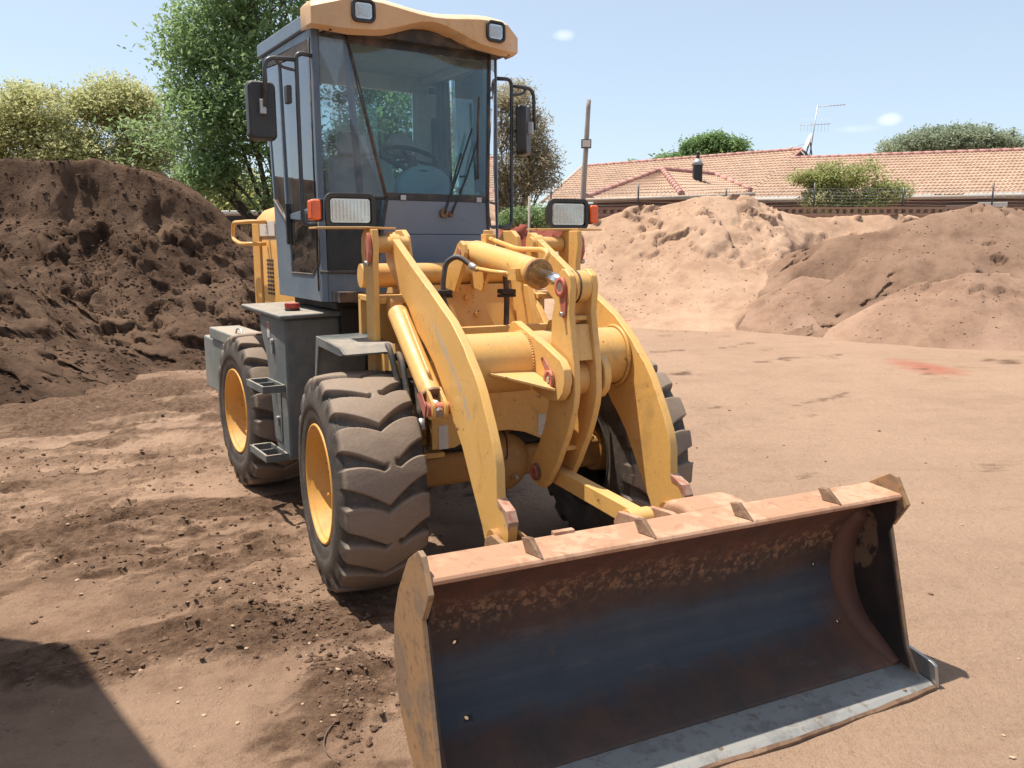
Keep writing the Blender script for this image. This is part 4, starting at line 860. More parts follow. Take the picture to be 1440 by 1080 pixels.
part(MB().cyl((.16, .045, .505), (.19, .046, .503), .022, .022, 12), 'plug_boss', M['yellow_dirty'])
part(MB().tube([(.08, .02, .735), (.14, .015, .70), (.182, .0, .63), (.186, -.01, .60)], .0035, 6), 'differential_seam', M['dark'])

# --- front frame
fr_plate = [(.19, -.42), (.19, .36)]
pts = [(-.42, .70), (-.30, .70), (-.20, .745), (-.10, .762), (0, .762), (.09, .742), (.17, .705), (.21, .69), (.36, .69), (.36, 1.30), (-.42, 1.30)]
part(MB().prism(pts, .17, .205, 'yz'), 'frame_front_plate', M['yellow'], .005)
for s_ in (-1, 1):
    part(MB().prism([(-1.0, .62), (-.25, .62), (.16, .70), (.165, 1.05), (-.05, 1.28), (-.25, 1.47), (-.62, 1.50), (-.95, 1.15)], s_ * .33, s_ * .365), 'frame_side_plate', M['yellow'], .006)
    # tower: inner plate with rounded head, outer strip, pivot tube
    part(MB().prism([(-.66, 1.2), (-.66, 1.64), (-.62, 1.73), (-.56, 1.778), (-.44, 1.778), (-.375, 1.745), (-.345, 1.66), (-.31, 1.45), (-.20, 1.15)], s_ * .315, s_ * .345), 'tower_inner_plate', M['yellow'], .006)
    part(MB().prism([(-.34, 1.66), (-.33, 1.74), (-.28, 1.775), (-.12, 1.775), (-.105, 1.70), (-.125, 1.60), (-.125, .78), (-.27, .78), (-.27, 1.50)], s_ * .568, s_ * .60), 'tower_outer_plate', M['yellow'], .005)
    part(MB().cyl((-.29, s_ * .562, 1.70), (-.29, s_ * .36, 1.70), .042, n=24), 'pivot_pin', M['yellow'], .004)
    part(MB().b6(-.55, -.15, s_ * .345, s_ * .568, 1.40, 1.43).b6(-.55, -.50, s_ * .345, s_ * .568, 1.15, 1.42), 'tower_web', M['yellow'], .004)
    part(MB().prism([(-.17, 1.73), (-.15, 1.76), (-.125, 1.73), (-.115, 1.66), (-.14, 1.61), (-.17, 1.60), (-.19, 1.66)], s_ * .602, s_ * .622), 'pin_keeper', M['redpaint'], .005)
    part(MB().cyl((-.155, s_ * .61, 1.605), (-.155, s_ * .635, 1.605), .014, n=10), 'keeper_bolt', M['steel'])
    # tower top bracket holding the work lamp
    part(MB().prism([(-.20, s_ * .58), (-.16, s_ * .60), (-.30, s_ * .84), (-.47, s_ * .84), (-.46, s_ * .42), (-.36, s_ * .40)], 1.779, 1.789, 'xy'), 'lamp_bracket', M['yellow'], .002)
    # mudguard, fitted on this machine's right side only
    if s_ < 0:
        part(MB().loft([(-.55, -.53, 1.205), (.02, -.55, 1.205), (.02, -.81, 1.198), (-.55, -.80, 1.198)], [(-.55, -.53, 1.215), (.02, -.55, 1.215), (.02, -.81, 1.208), (-.55, -.80, 1.208)])
             .loft([(.02, -.55, 1.215), (.075, -.57, 1.185), (.075, -.80, 1.180), (.02, -.81, 1.208)], [(.012, -.55, 1.205), (.067, -.57, 1.175), (.067, -.80, 1.170), (.012, -.81, 1.198)])
             .loft([(-.55, -.53, 1.215), (-.63, -.53, .92), (-.63, -.80, .92), (-.55, -.80, 1.208)], [(-.54, -.53, 1.205), (-.62, -.53, .92), (-.62, -.80, .92), (-.54, -.80, 1.198)])
             .loft([(-.55, -.801, 1.208), (.02, -.811, 1.208), (.075, -.801, 1.180), (.02, -.811, 1.168), (-.50, -.801, 1.160), (-.61, -.801, .92), (-.63, -.801, .92)], [(-.55, -.808, 1.208), (.02, -.818, 1.208), (.075, -.808, 1.180), (.02, -.818, 1.168), (-.50, -.808, 1.160), (-.61, -.808, .92), (-.63, -.808, .92)]), 'mudguard', M['tank'], .003)
part(MB().cyl((-.52, -.56, 1.53), (-.52, .56, 1.53), .066, n=36), 'tower_cross_tube', M['yellow'], .003)
# sloping plate between the towers, with its stiffeners and bolts
part(MB().loft([(-.47, -.315, 1.475), (-.47, .315, 1.475), (-.30, .315, 1.02), (-.30, -.315, 1.02)], [(-.45, -.315, 1.475), (-.45, .315, 1.475), (-.28, .315, 1.02), (-.28, -.315, 1.02)]), 'frame_back_plate', M['yellow'], .003)
part(MB().b6(-.28, .16, -.315, .315, 1.0, 1.015), 'frame_deck', M['yellow'], .003)
part(MB().loft([(-.24, .30, 1.475), (-.20, .30, 1.475), (-.03, .30, 1.14), (-.08, .30, 1.14)], [(-.24, .335, 1.475), (-.20, .335, 1.475), (-.03, .335, 1.14), (-.08, .335, 1.14)]), 'frame_rib', M['yellow'], .003)
for yy_, zz_ in ((.02, 1.405), (.28, 1.40), (.07, 1.31), (-.18, 1.38)): part(MB().cyl((-.46 + (1.475 - zz_) * .37, yy_, zz_), (-.425 + (1.475 - zz_) * .37, yy_, zz_), .014, n=6), 'frame_bolt', M['yellow'])
for yy_ in (-.33, -.345): pass
part(MB().b6(.206, .208, -.385, -.335, .70, .82), 'sticker', M['white']); part(MB().b6(.206, .208, .165, .21, .72, .83), 'sticker', M['white'])
part(MB().prism([(-.9, .55), (.1, .66), (.1, .72), (-.9, .72)], -.30, .30), 'belly_plate', M['dark'])
# dark valve block and hoses between tower and tyre
part(MB().b6(-.10, .12, -.56, -.40, .92, 1.02), 'valve_block', M['dark'], .006)
for i, (a, c_, d_) in enumerate((((-.12, -.55, 1.16), (.05, -.58, 1.20), (.16, -.56, 1.00)), ((-.12, -.50, 1.12), (.08, -.53, 1.15), (.24, -.54, .92)), ((-.10, -.45, 1.08), (.10, -.47, 1.12), (.28, -.50, .88)), ((-.1, -.55, 1.05), (.10, -.56, 1.05), (.2, -.52, .85)))):
    part(MB().tube([a, c_, d_], .016, 8), 'hydraulic_hose', M['pad'])
    part(MB().cyl(d_, (d_[0] + .02, d_[1], d_[2] - .05), .018, .014, 8), 'hose_fitting', M['galv'])

# --- lift arms
ARM = [(-.37, 1.60), (-.395, 1.66), (-.395, 1.72), (-.37, 1.765), (-.33, 1.765), (.068, 1.586), (.30, 1.488), (.455, 1.418), (.57, 1.368), (.658, 1.312), (.72, 1.27), (.767, 1.226), (.84, 1.165), (.891, 1.108), (.969, .994), (1.0, .943), (1.035, .88), (1.054, .822), (1.062, .70), (1.095, .682), (1.145, .672), (1.171, .632), (1.165, .545), (1.13, .49), (1.07, .455), (.985, .445), (.94, .475), (.905, .538), (.783, .701), (.692, .827), (.61, .905), (.566, .939), (.46, 1.055), (.348, 1.150), (.22, 1.225), (.11, 1.278), (-.016, 1.385), (-.227, 1.505)]
for y0, y1 in ((-.455, -.415), (.385, .425)):
    arm = part(MB().prism(ARM, y0, y1), 'lift_arm', M['arm'], .005)
    part(MB().prism([(1.060, .705), (1.064, .70), (1.147, .674), (1.172, .634), (1.168, .60), (1.150, .63), (1.12, .665), (1.072, .672)], y0 - .002, y1 + .002), 'worn_stop', M['worn'], parent=arm)
    part(MB().cyl((-.29, y0 - .006, 1.70), (-.29, y1 + .006, 1.70), .052, n=32), 'arm_boss', M['yellow'], .004, parent=arm)
    part(MB().cyl((1.07, y0 - .03, .53), (1.07, y1 + .03, .53), .05, n=24), 'bucket_pin', M['yellow_dirty'], .003, parent=arm)
M_dummy = None
part(MB().cyl((.59, -.415, 1.175), (.59, .385, 1.175), .135, n=56), 'arm_cross_tube', M['yellow'], .004)
part(MB().lathe([(.137, 0), (.150, 0), (.150, .012), (.137, .012)], (.59, .365, 1.175), (0, 1, 0), 40, closed=True), 'weld_ring', M['yellow'])

# --- lift cylinders
for s_, yc in ((-1, -.507), (1, .477)):
    a = Vector((-.03, yc, 1.365)); e = Vector((.527, yc, .975)); d_ = (e - a).normalized()
    lc = part(MB().cyl(a, a + d_ * .60, .050, n=36), 'lift_cylinder', M['yellow'], .004)
    part(MB().cyl(a + d_ * .595, a + d_ * .612, .056, .056, 32).cyl(a + d_ * .600, a + d_ * .6125, .030, n=24), 'gland', M['rust'], parent=lc)
    part(MB().cyl(a - d_ * .06 - Vector((0, .03, 0)), a - d_ * .06 + Vector((0, .03, 0)), .045, n=24), 'cylinder_eye', M['yellow_dirty'], .003, parent=lc)
    part(MB().cyl(a + d_ * .60, e + d_ * .03, .024, n=20), 'piston_rod', M['chrome'], parent=lc)
    part(MB().tube([a + d_ * .06 + Vector((.03, -s_ * .01, .05)), a + d_ * .3 + Vector((.045, 0, .05)), a + d_ * .52 + Vector((.04, 0, .045))], .009, 8), 'oil_pipe', M['yellow'], parent=lc)
    for q in (-.038, .022):
        n_ = Vector((d_.z, 0, -d_.x)); c0 = e + Vector((0, q, 0))
        pl_ = []
        for t_ in range(9): al = math.pi * t_ / 8; pl_.append(((e + n_ * .048 * math.cos(al) + d_ * .048 * math.sin(al)).x, (e + n_ * .048 * math.cos(al) + d_ * .048 * math.sin(al)).z))
        pl_ += [((e - n_ * .048 - d_ * .09).x, (e - n_ * .048 - d_ * .09).z), ((e + n_ * .048 - d_ * .09).x, (e + n_ * .048 - d_ * .09).z)]
        part(MB().prism(pl_, yc + q, yc + q + .016), 'clevis', M['yellow'], .003, parent=lc)
    part(MB().cyl((e.x, yc - .055, e.z), (e.x, yc + .055, e.z), .028, n=20).cyl((e.x, yc + s_ * .05, e.z), (e.x, yc + s_ * .056, e.z), .036, n=20), 'clevis_pin', M['redpaint'], .002, parent=lc)
    part(MB().prism([(e.x - .10, e.z + .05), (e.x - .05, e.z + .08), (e.x + .02, e.z + .02), (e.x, e.z - .04)], yc + s_ * .0565, yc + s_ * .062), 'pin_keeper', M['redpaint'], .002, parent=lc)

# --- rocker lever and its bracket on the cross tube
RK = [(.60, .70), (.595, .64), (.64, .60), (.71, .60), (.76, .635), (.80, .685), (.845, .745), (.88, .805), (.925, .875), (.96, .95), (.99, 1.03), (1.0, 1.09), (.992, 1.20), (.965, 1.32), (.943, 1.42), (.95, 1.48), (.955, 1.53), (.94, 1.575), (.90, 1.60), (.87, 1.60), (.84, 1.57), (.828, 1.53), (.815, 1.47), (.79, 1.40), (.782, 1.30), (.78, 1.20), (.785, 1.11), (.76, .99), (.72, .885), (.67, .80)]
rk = empty('rocker_lever', (0, 0, 0), 0, LOADER)
for y0, y1 in ((-.07, -.04), (.035, .065)): part(MB().prism(RK, y0, y1), 'lever_plate', M['yellow'], .006, parent=rk)
part(MB().cyl((.885, -.04, 1.525), (.885, .035, 1.525), .068, n=36).lathe([(.069, 0), (.075, 0), (.075, .008), (.069, .008)], (.885, -.038, 1.525), (0, 1, 0), 32, closed=True), 'rod_end', M['yellow'], .003, parent=rk)
part(MB().lathe([(.066, 0), (.0715, 0), (.0715, .007), (.066, .007)], (.885, -.022, 1.525), (0, 1, 0), 36, closed=True), 'seal_ring', M['pad'], parent=rk)
part(MB().cyl((.875, -.04, 1.132), (.875, .035, 1.132), .075, n=36), 'pivot_boss', M['yellow'], .004, parent=rk)
part(MB().b6(.82, .92, -.04, .035, 1.385, 1.405).b6(.70, .84, -.04, .035, .80, .82), 'lever_web', M['yellow'], .003, parent=rk)
part(MB().loft([(.86, -.04, 1.37), (.93, -.04, 1.37), (.97, -.04, 1.22), (.92, -.04, 1.22)], [(.86, .035, 1.37), (.93, .035, 1.37), (.97, .035, 1.22), (.92, .035, 1.22)]), 'lever_web', M['yellow'], .003, parent=rk)
part(MB().cyl((.885, -.085, 1.525), (.885, -.068, 1.525), .030, n=20), 'lever_pin', M['steel'], .002, parent=rk)
part(MB().lathe([(.022, 0), (.042, 0), (.042, .012), (.022, .012)], (.885, -.086, 1.525), (0, 1, 0), 24, closed=True), 'pin_ring', M['redpaint'], parent=rk)
part(MB().prism([(.855, 1.53), (.87, 1.50), (.885, 1.42), (.90, 1.395), (.92, 1.40), (.925, 1.45), (.925, 1.53)], -.078, -.071), 'pin_keeper', M['redpaint'], .002, parent=rk)
part(MB().cyl((.905, -.092, 1.412), (.905, -.071, 1.412), .011, n=6), 'keeper_bolt', M['steel'], parent=rk)
part(MB().cyl((.66, -.085, .665), (.66, .08, .665), .040, n=24), 'lower_pin', M['rust'], .003, parent=rk)
part(MB().lathe([(.018, 0), (.033, 0), (.033, .01), (.018, .01)], (.66, -.092, .665), (0, 1, 0), 24, closed=True), 'pin_ring', M['redpaint'], parent=rk)
br = empty('lever_bracket', (0, 0, 0), 0, LOADER)
BP = [(.44, 1.295), (.475, 1.345), (.515, 1.352), (.635, 1.318), (.80, 1.275), (.955, 1.225), (.99, 1.19), (1.0, 1.14), (.985, 1.09), (.95, 1.055), (.90, 1.04), (.80, 1.045), (.70, 1.06), (.5, 1.10)]
for y0, y1 in ((-.118, -.080), (.078, .112)): part(MB().prism(BP, y0, y1), 'bracket_plate', M['yellow'], .006, parent=br)
part(MB().cyl((.875, -.128, 1.132), (.875, .122, 1.132), .030, n=20).cyl((.875, -.134, 1.132), (.875, -.126, 1.132), .016, n=6), 'bracket_pin', M['steel'], .002, parent=br)
part(MB().lathe([(.022, 0), (.042, 0), (.042, .013), (.022, .013)], (.875, -.133, 1.132), (0, 1, 0), 24, closed=True), 'pin_ring', M['redpaint'], parent=br)
part(MB().prism([(.79, 1.215), (.815, 1.225), (.90, 1.165), (.86, 1.14)], -.126, -.119), 'pin_keeper', M['redpaint'], .002, parent=br)
part(MB().loft([(.68, -.122, 1.155), (.80, -.122, 1.135), (.93, -.122, 1.10), (.80, -.29, 1.145), (.70, -.36, 1.16)], [(.68, -.122, 1.142), (.80, -.122, 1.122), (.93, -.122, 1.087), (.80, -.29, 1.132), (.70, -.36, 1.147)]), 'bracket_gusset', M['yellow'], .003, parent=br)
part(MB().prism([(.70, 1.14), (.80, 1.13), (.80, 1.075)], -.175, -.165), 'bracket_gusset', M['yellow'], .002, parent=br)

for y_ in (-.122, -.076, .074, .116):
    b_ = MB()
    for i in range(40): al = R(-20 + 5.2 * i); b_.sphere((.59 + .1350 * math.cos(al), y_, 1.175 + .1350 * math.sin(al)), .0072, 6)
    part(b_, 'weld_bead', M['yellow'], parent=br)
for s_ in (-1, 1):
    y_ = -.4135 if s_ < 0 else .383; b_ = MB()
    for i in range(80): al = R(4.5 * i); b_.sphere((.59 + .1355 * math.cos(al), y_, 1.175 + .1355 * math.sin(al)), .0072, 6)
    part(b_, 'weld_bead', M['yellow'])
# --- bucket cylinder
bc = empty('bucket_cylinder', (0, 0, 0), 0, LOADER)
a = Vector((-.215, -.002, 1.656)); e = Vector((.885, -.002, 1.525)); d_ = (e - a).normalized()
part(MB().cyl(a, a + d_ * .762, .066, n=48), 'cylinder_barrel', M['yellow'], .008, parent=bc)
part(MB().lathe([(.030, 0), (.070, 0), (.072, .01), (.070, .03), (.066, .035)], a + d_ * .762, -d_, 40).lathe([(.05, -.002), (.058, -.002), (.058, .002), (.05, .002)], a + d_ * .762, d_, 36), 'gland', M['yellow_dirty'], parent=bc)
part(MB().cyl(a + d_ * .76, a + d_ * 1.06, .028, n=28), 'piston_rod', M['chrome'], parent=bc)
part(MB().cyl(a - Vector((.03, .055, 0)), a - Vector((.03, -.055, 0)), .062, n=28), 'cylinder_eye', M['yellow'], .004, parent=bc)
part(MB().b6(-.22, -.15, .03, .09, 1.70, 1.755).cyl((-.19, .06, 1.755), (-.19, .06, 1.775), .028, n=6), 'port_block', M['yellow'], .004, parent=bc)
part(MB().round_path([(-.19, .055, 1.735), (.19, .05, 1.677), (.47, .05, 1.677), (.535, .05, 1.66), (.50, .03, 1.60)], .06, .0125, 10), 'oil_pipe', M['yellow'], parent=bc)
part(MB().tube([(-.03, -.085, 1.578), (.18, -.085, 1.568), (.39, -.075, 1.563)], .0115, 10, curve=False).cyl((.37, -.075, 1.563), (.40, -.072, 1.563), .020, n=6).b6(.38, .47, -.09, -.04, 1.535, 1.59), 'oil_pipe', M['yellow'], .0, parent=bc)
for y0, y1 in ((-.095, -.070), (.066, .090)): part(MB().prism([(-.42, 1.585), (-.30, 1.655), (-.255, 1.70), (-.21, 1.72), (-.165, 1.70), (-.15, 1.655), (-.17, 1.60), (-.30, 1.44), (-.48, 1.46)], y0, y1), 'cylinder_bracket', M['yellow'], .005, parent=bc)
part(MB().cyl((-.225, -.10, 1.655), (-.225, -.092, 1.655), .027, n=20), 'bracket_pin', M['redpaint'], .002, parent=bc)
part(MB().tube([(-.03, -.085, 1.580), (-.07, -.10, 1.60), (-.12, -.145, 1.635), (-.17, -.185, 1.605), (-.18, -.20, 1.54), (-.18, -.205, 1.46), (-.16, -.20, 1.38), (-.12, -.15, 1.27), (-.11, -.13, 1.22)], .014, 12), 'hydraulic_hose', M['hose'], parent=bc)
part(MB().cyl((-.06, -.094, 1.592), (-.01, -.085, 1.575), .018, n=12), 'hose_fitting', M['galv'], parent=bc)
part(MB().tube([(.02, .06, 1.57), (-.02, .085, 1.52), (-.03, .095, 1.45), (-.04, .10, 1.36), (-.05, .10, 1.24)], .015, 12), 'hydraulic_hose', M['pad'], parent=bc)
for x_, y_, z_ in ((-.18, -.205, 1.45), (-.03, .095, 1.455)):
    part(MB().b6(x_ - .035, x_ + .035, y_ - .04, y_ + .04, z_ - .012, z_ + .012).b6(x_ - .015, x_ + .015, y_ - .05, y_ + .05, z_ - .03, z_ - .014), 'hose_clamp', M['dark'], .004, parent=bc)
part(MB().b6(-.20, -.10, -.17, -.06, 1.20, 1.225).b6(-.12, -.02, .05, .15, 1.20, 1.225), 'hose_plate', M['rust'], .003, parent=bc)

# --- tilt link to the bucket
tl = empty('tilt_link', (0, 0, 0), 0, LOADER)
part(MB().loft([(.66, -.028, .70), (.66, .028, .70), (.66, .028, .628), (.66, -.028, .628)], [(1.40, -.028, .690), (1.40, .028, .690), (1.40, .028, .615), (1.40, -.028, .615)]), 'link_bar', M['yellow'], .004, parent=tl)
part(MB().cyl((1.385, -.05, .65), (1.385, .05, .65), .045, n=28), 'link_eye', M['yellow'], .003, parent=tl)
part(MB().lathe([(.02, 0), (.038, 0), (.038, .012), (.02, .012)], (1.385, -.064, .65), (0, 1, 0), 20, closed=True), 'pin_ring', M['redpaint'], parent=tl)

# --- bucket
bk = empty('bucket', (0, 0, 0), 0, LOADER)
prof = [(1.755, .722), (1.715, .700), (1.66, .668), (1.60, .622), (1.555, .570), (1.522, .510), (1.502, .440), (1.498, .37), (1.508, .30), (1.535, .23), (1.575, .17), (1.63, .122), (1.70, .085), (1.76, .058), (1.815, .030)]
def smooth_prof(p, n=3):
    for _ in range(n):
        q = [p[0]]
        for a, c_ in zip(p[:-1], p[1:]): q += [(a[0] * .75 + c_[0] * .25, a[1] * .75 + c_[1] * .25), (a[0] * .25 + c_[0] * .75, a[1] * .25 + c_[1] * .75)]
        p = q + [p[-1]]
    return p
pf = smooth_prof(prof, 1); ys = list(np.linspace(-.985, .985, 41)); n1 = len(pf)
holes = []
for (hy, hz, up_) in ((-.817, .385, 1), (.829, .385, 1), (-.80, .135, 1), (.86, .14, 1)):
    j = min(range(1, n1 - 1), key=lambda q: abs((pf[q][1] + pf[q + 1][1]) / 2 - hz) if q + 1 < n1 else 9); i = min(range(40), key=lambda q: abs((ys[q] + ys[q + 1]) / 2 - hy)); holes.append((i, j))
b_ = MB(); vs = [(p[0], y_, p[1]) for y_ in ys for p in pf]; fs = []; V0 = list(vs)
for i in range(40):
    for j in range(n1 - 1):
        q = (i * n1 + j, i * n1 + j + 1, (i + 1) * n1 + j + 1, (i + 1) * n1 + j)
        if (i, j) in holes:
            P4 = [Vector(vs[t]) for t in q]; c_ = sum(P4, Vector()) / 4; ex_ = (P4[3] - P4[0]).normalized(); ez_ = (P4[1] - P4[0]).normalized(); rr_ = .0085; ring = []
            for t in range(8):
                al = 2 * math.pi * t / 8 + math.pi * 1.25; dvec = ex_ * math.cos(al) + ez_ * math.sin(al); ring.append(c_ + dvec * rr_)
            base = len(V0); V0 += [tuple(v) for v in ring]
            # ring corners: angle 225 -> P0, 315 -> P3, 45 -> P2, 135 -> P1
            seq = [q[0], q[3], q[2], q[1]]
            for t in range(4): fs += [(seq[t], base + 2 * t, base + 2 * t + 1), (seq[t], base + 2 * t + 1, base + (2 * t + 2) % 8, seq[(t + 1) % 4])]
            for t in range(4): pass
        else: fs.append(q)
b_.add(V0, fs, True); shell = part(b_, 'bucket_shell', M['bucket'], parent=bk)
md = shell.modifiers.new('thick', 'SOLIDIFY'); md.thickness = .012; md.offset = 0
SP = [(1.60, .735), (1.655, .77), (1.70, .797), (1.735, .79), (1.796, .69), (1.735, .590), (1.722, .585), (1.735, .54), (1.845, .115), (1.90, .028), (1.90, .002), (1.66, .002), (1.57, .06), (1.49, .15), (1.44, .25), (1.425, .36), (1.44, .48), (1.49, .59), (1.55, .67)]
for s_ in (-1, 1):
    sp_ = part(MB().prism(SP, s_ * .986, s_ * 1.004), 'side_plate', M['bk_side'], .003, parent=bk)
    # worn inner face of the side plate as its own liner sheet
    IN = [(1.745, .70), (1.66, .655), (1.60, .61), (1.555, .56), (1.52, .50), (1.508, .40), (1.515, .30), (1.545, .22), (1.60, .155), (1.69, .10), (1.80, .045), (1.87, .04), (1.835, .125), (1.725, .56), (1.75, .62)]
    part(MB().prism(IN, s_ * .9775, s_ * .9845), 'side_liner', M['bk_inner'], parent=sp_)
    part(MB().prism([(1.835, .112), (1.945, .095), (1.962, .085), (1.978, .0), (1.88, .0)], s_ * 1.0045, s_ * 1.0205), 'side_cutter', M['steel'], .003, parent=bk)
# curved corner strip dusted with red soil where floor meets the right side
for s_ in (-1, 1):
    b_ = MB(); vs = []; K_ = pf[4:]
    for q, p in enumerate(K_):
        f = q / (len(K_) - 1); wdt = .03 + .045 * math.sin(math.pi * min(1, f * 1.05)); a = Vector((K_[min(q + 1, len(K_) - 1)][0] - K_[max(q - 1, 0)][0], 0, K_[min(q + 1, len(K_) - 1)][1] - K_[max(q - 1, 0)][1])).normalized(); nn_ = Vector((-a.z, 0, a.x))
        if nn_.x + nn_.z < 0: nn_ = -nn_
        P0 = Vector((p[0], s_ * (.976 - wdt), p[1])) + nn_ * .0075; P1 = Vector((p[0], s_ * .976, p[1])) + nn_ * (wdt * .9); vs += [P0, P1, P1 - nn_ * .02 , P0 - nn_ * .006]
    b_.add(vs, [(i * 4 + j2, i * 4 + (j2 + 1) % 4, (i + 1) * 4 + (j2 + 1) % 4, (i + 1) * 4 + j2) for i in range(len(K_) - 1) for j2 in range(4)], True); part(b_, 'corner_fillet', M['corner'], parent=bk)
# cutting edge, slightly wavy from wear
nn = 60; A = []; Bt = []
ys2 = np.linspace(-1.0, 1.0, nn); wv = [.006 * math.sin(q * 3.1 + .6) + .0025 * math.sin(q * 11) + .0015 * math.sin(q * 31) for q in ys2]
b_ = MB(); vs = []
for y_, w_ in zip(ys2, wv):
    xf = 2.005 + w_ - .022 * y_ * y_
    vs += [(1.79, y_, .026), (1.81, y_, .031), (1.90, y_, .026), (xf - .035, y_, .022), (xf, y_, .006), (xf, y_, -.004), (1.79, y_, -.004)]
fs = [(i * 7 + j, i * 7 + (j + 1) % 7, (i + 1) * 7 + (j + 1) % 7, (i + 1) * 7 + j) for i in range(nn - 1) for j in range(7)] + [tuple(range(7)), tuple(range((nn - 1) * 7, nn * 7))]
b_.add(vs, fs); ce = part(b_, 'cutting_edge', M['blade'], parent=bk)
vs = []
for y_, w_ in zip(ys2, wv):
    xf = 2.005 + w_ - .022 * y_ * y_
    q_ = .008 + .004 * math.sin(y_ * 9 + 1)
    vs += [(xf - q_, y_, .0150), (xf + .0015, y_, .0075), (xf + .0015, y_, -.003), (xf - q_, y_, -.003)]
part(MB().add(vs, [(i * 4 + j, i * 4 + (j + 1) % 4, (i + 1) * 4 + (j + 1) % 4, (i + 1) * 4 + j) for i in range(nn - 1) for j in range(4)]), 'worn_lip', M['rust'], parent=ce)
for y_ in (-.85, -.44, -.03, .414, .85): part(MB().cyl((1.955, y_, .0215), (1.955, y_, .0238), .009, n=14), 'bolt_hole', M['pad'], parent=ce)
b_ = MB()
for i in range(70): y_ = -.96 + i * .0278; b_.sphere((1.808 + .002 * math.sin(i * 2.3), y_, .031), .0085, 8, (1, 1.9, .6))
part(b_, 'weld_bead', M['rust'], parent=bk)
# top flange with welded stubs
part(MB().loft([(1.60, -.986, .735), (1.762, -.986, .728), (1.770, -.986, .718), (1.765, -.986, .705), (1.60, -.986, .720)], [(1.60, .986, .735), (1.762, .986, .728), (1.770, .986, .718), (1.765, .986, .705), (1.60, .986, .720)]), 'top_edge', M['bk_edge'], .003, parent=bk)
for y_ in (-.632, -.203, .214, .643):
    part(MB().loft([(1.765, y_ + .012, .728), (1.70, y_ - .012, .732), (1.672, y_ - .014, .775), (1.70, y_ + .002, .778)], [(1.765, y_ + .024, .728), (1.70, y_ + .010, .732), (1.672, y_ + .012, .775), (1.70, y_ + .020, .778)]), 'welded_stub', M['rust'], .003, parent=bk)
part(MB().b6(1.585, 1.61, -.49, -.41, .70, .745), 'back_block', M['bk_edge'], .003, parent=bk)
# lugs that take the arms and the tilt link
for y0 in (-.50, -.395, .34, .445): part(MB().prism([(1.485, .25), (1.485, .50), (1.40, .56), (1.10, .57), (1.04, .54), (1.03, .49), (1.10, .44), (1.35, .25)], y0, y0 + .025), 'arm_lug', M['bk_side'], .004, parent=bk)
for y0 in (-.085, .058): part(MB().prism([(1.49, .40), (1.50, .50), (1.56, .62), (1.60, .70), (1.50, .705), (1.37, .69), (1.34, .64), (1.37, .58)], y0, y0 + .025), 'link_lug', M['bk_edge'], .004, parent=bk)
part(MB().prism([(1.42, .56), (1.53, .56), (1.60, .64), (1.61, .735), (1.52, .742), (1.44, .735), (1.40, .70)], .09, .36), 'pivot_housing', M['bk_edge'], .025, parent=bk, seg=3)

# --- rear frame group (turned by the articulation)
REAR = empty('rear_frame', (HX, 0, 0), ART, LOADER)
def rpart(b, name, m_, bevel=0.0, parent=REAR, seg=2, **k): return b.build(name, m_, parent, bevel, seg, **k)
rpart(MB().b6(-2.2, -.05, -.30, .30, .62, 1.12), 'chassis_box', M['dark'], .01)
rpart(MB().b6(-.16, -.10, -.52, .52, .72, 1.33).b6(-.9, -.1, -.55, .55, 1.30, 1.345), 'cab_mount_frame', M['dark'], .006)
rpart(MB().b6(-.22, -.16, -.34, -.28, 1.0, 1.33).b6(-.24, -.12, -.36, -.20, 1.31, 1.335), 'cab_mount', M['yellow_dirty'], .004)
rpart(MB().cyl((RXA, -.72, .56), (RXA, .72, .56), .09, n=24).sphere((RXA, 0, .56), .16, 24), 'rear_axle', M['yellow_dirty'])
rpart(MB().cyl((-.02, 0, .60), (-.02, 0, 1.15), .06, n=20), 'centre_hinge', M['yellow_dirty'])
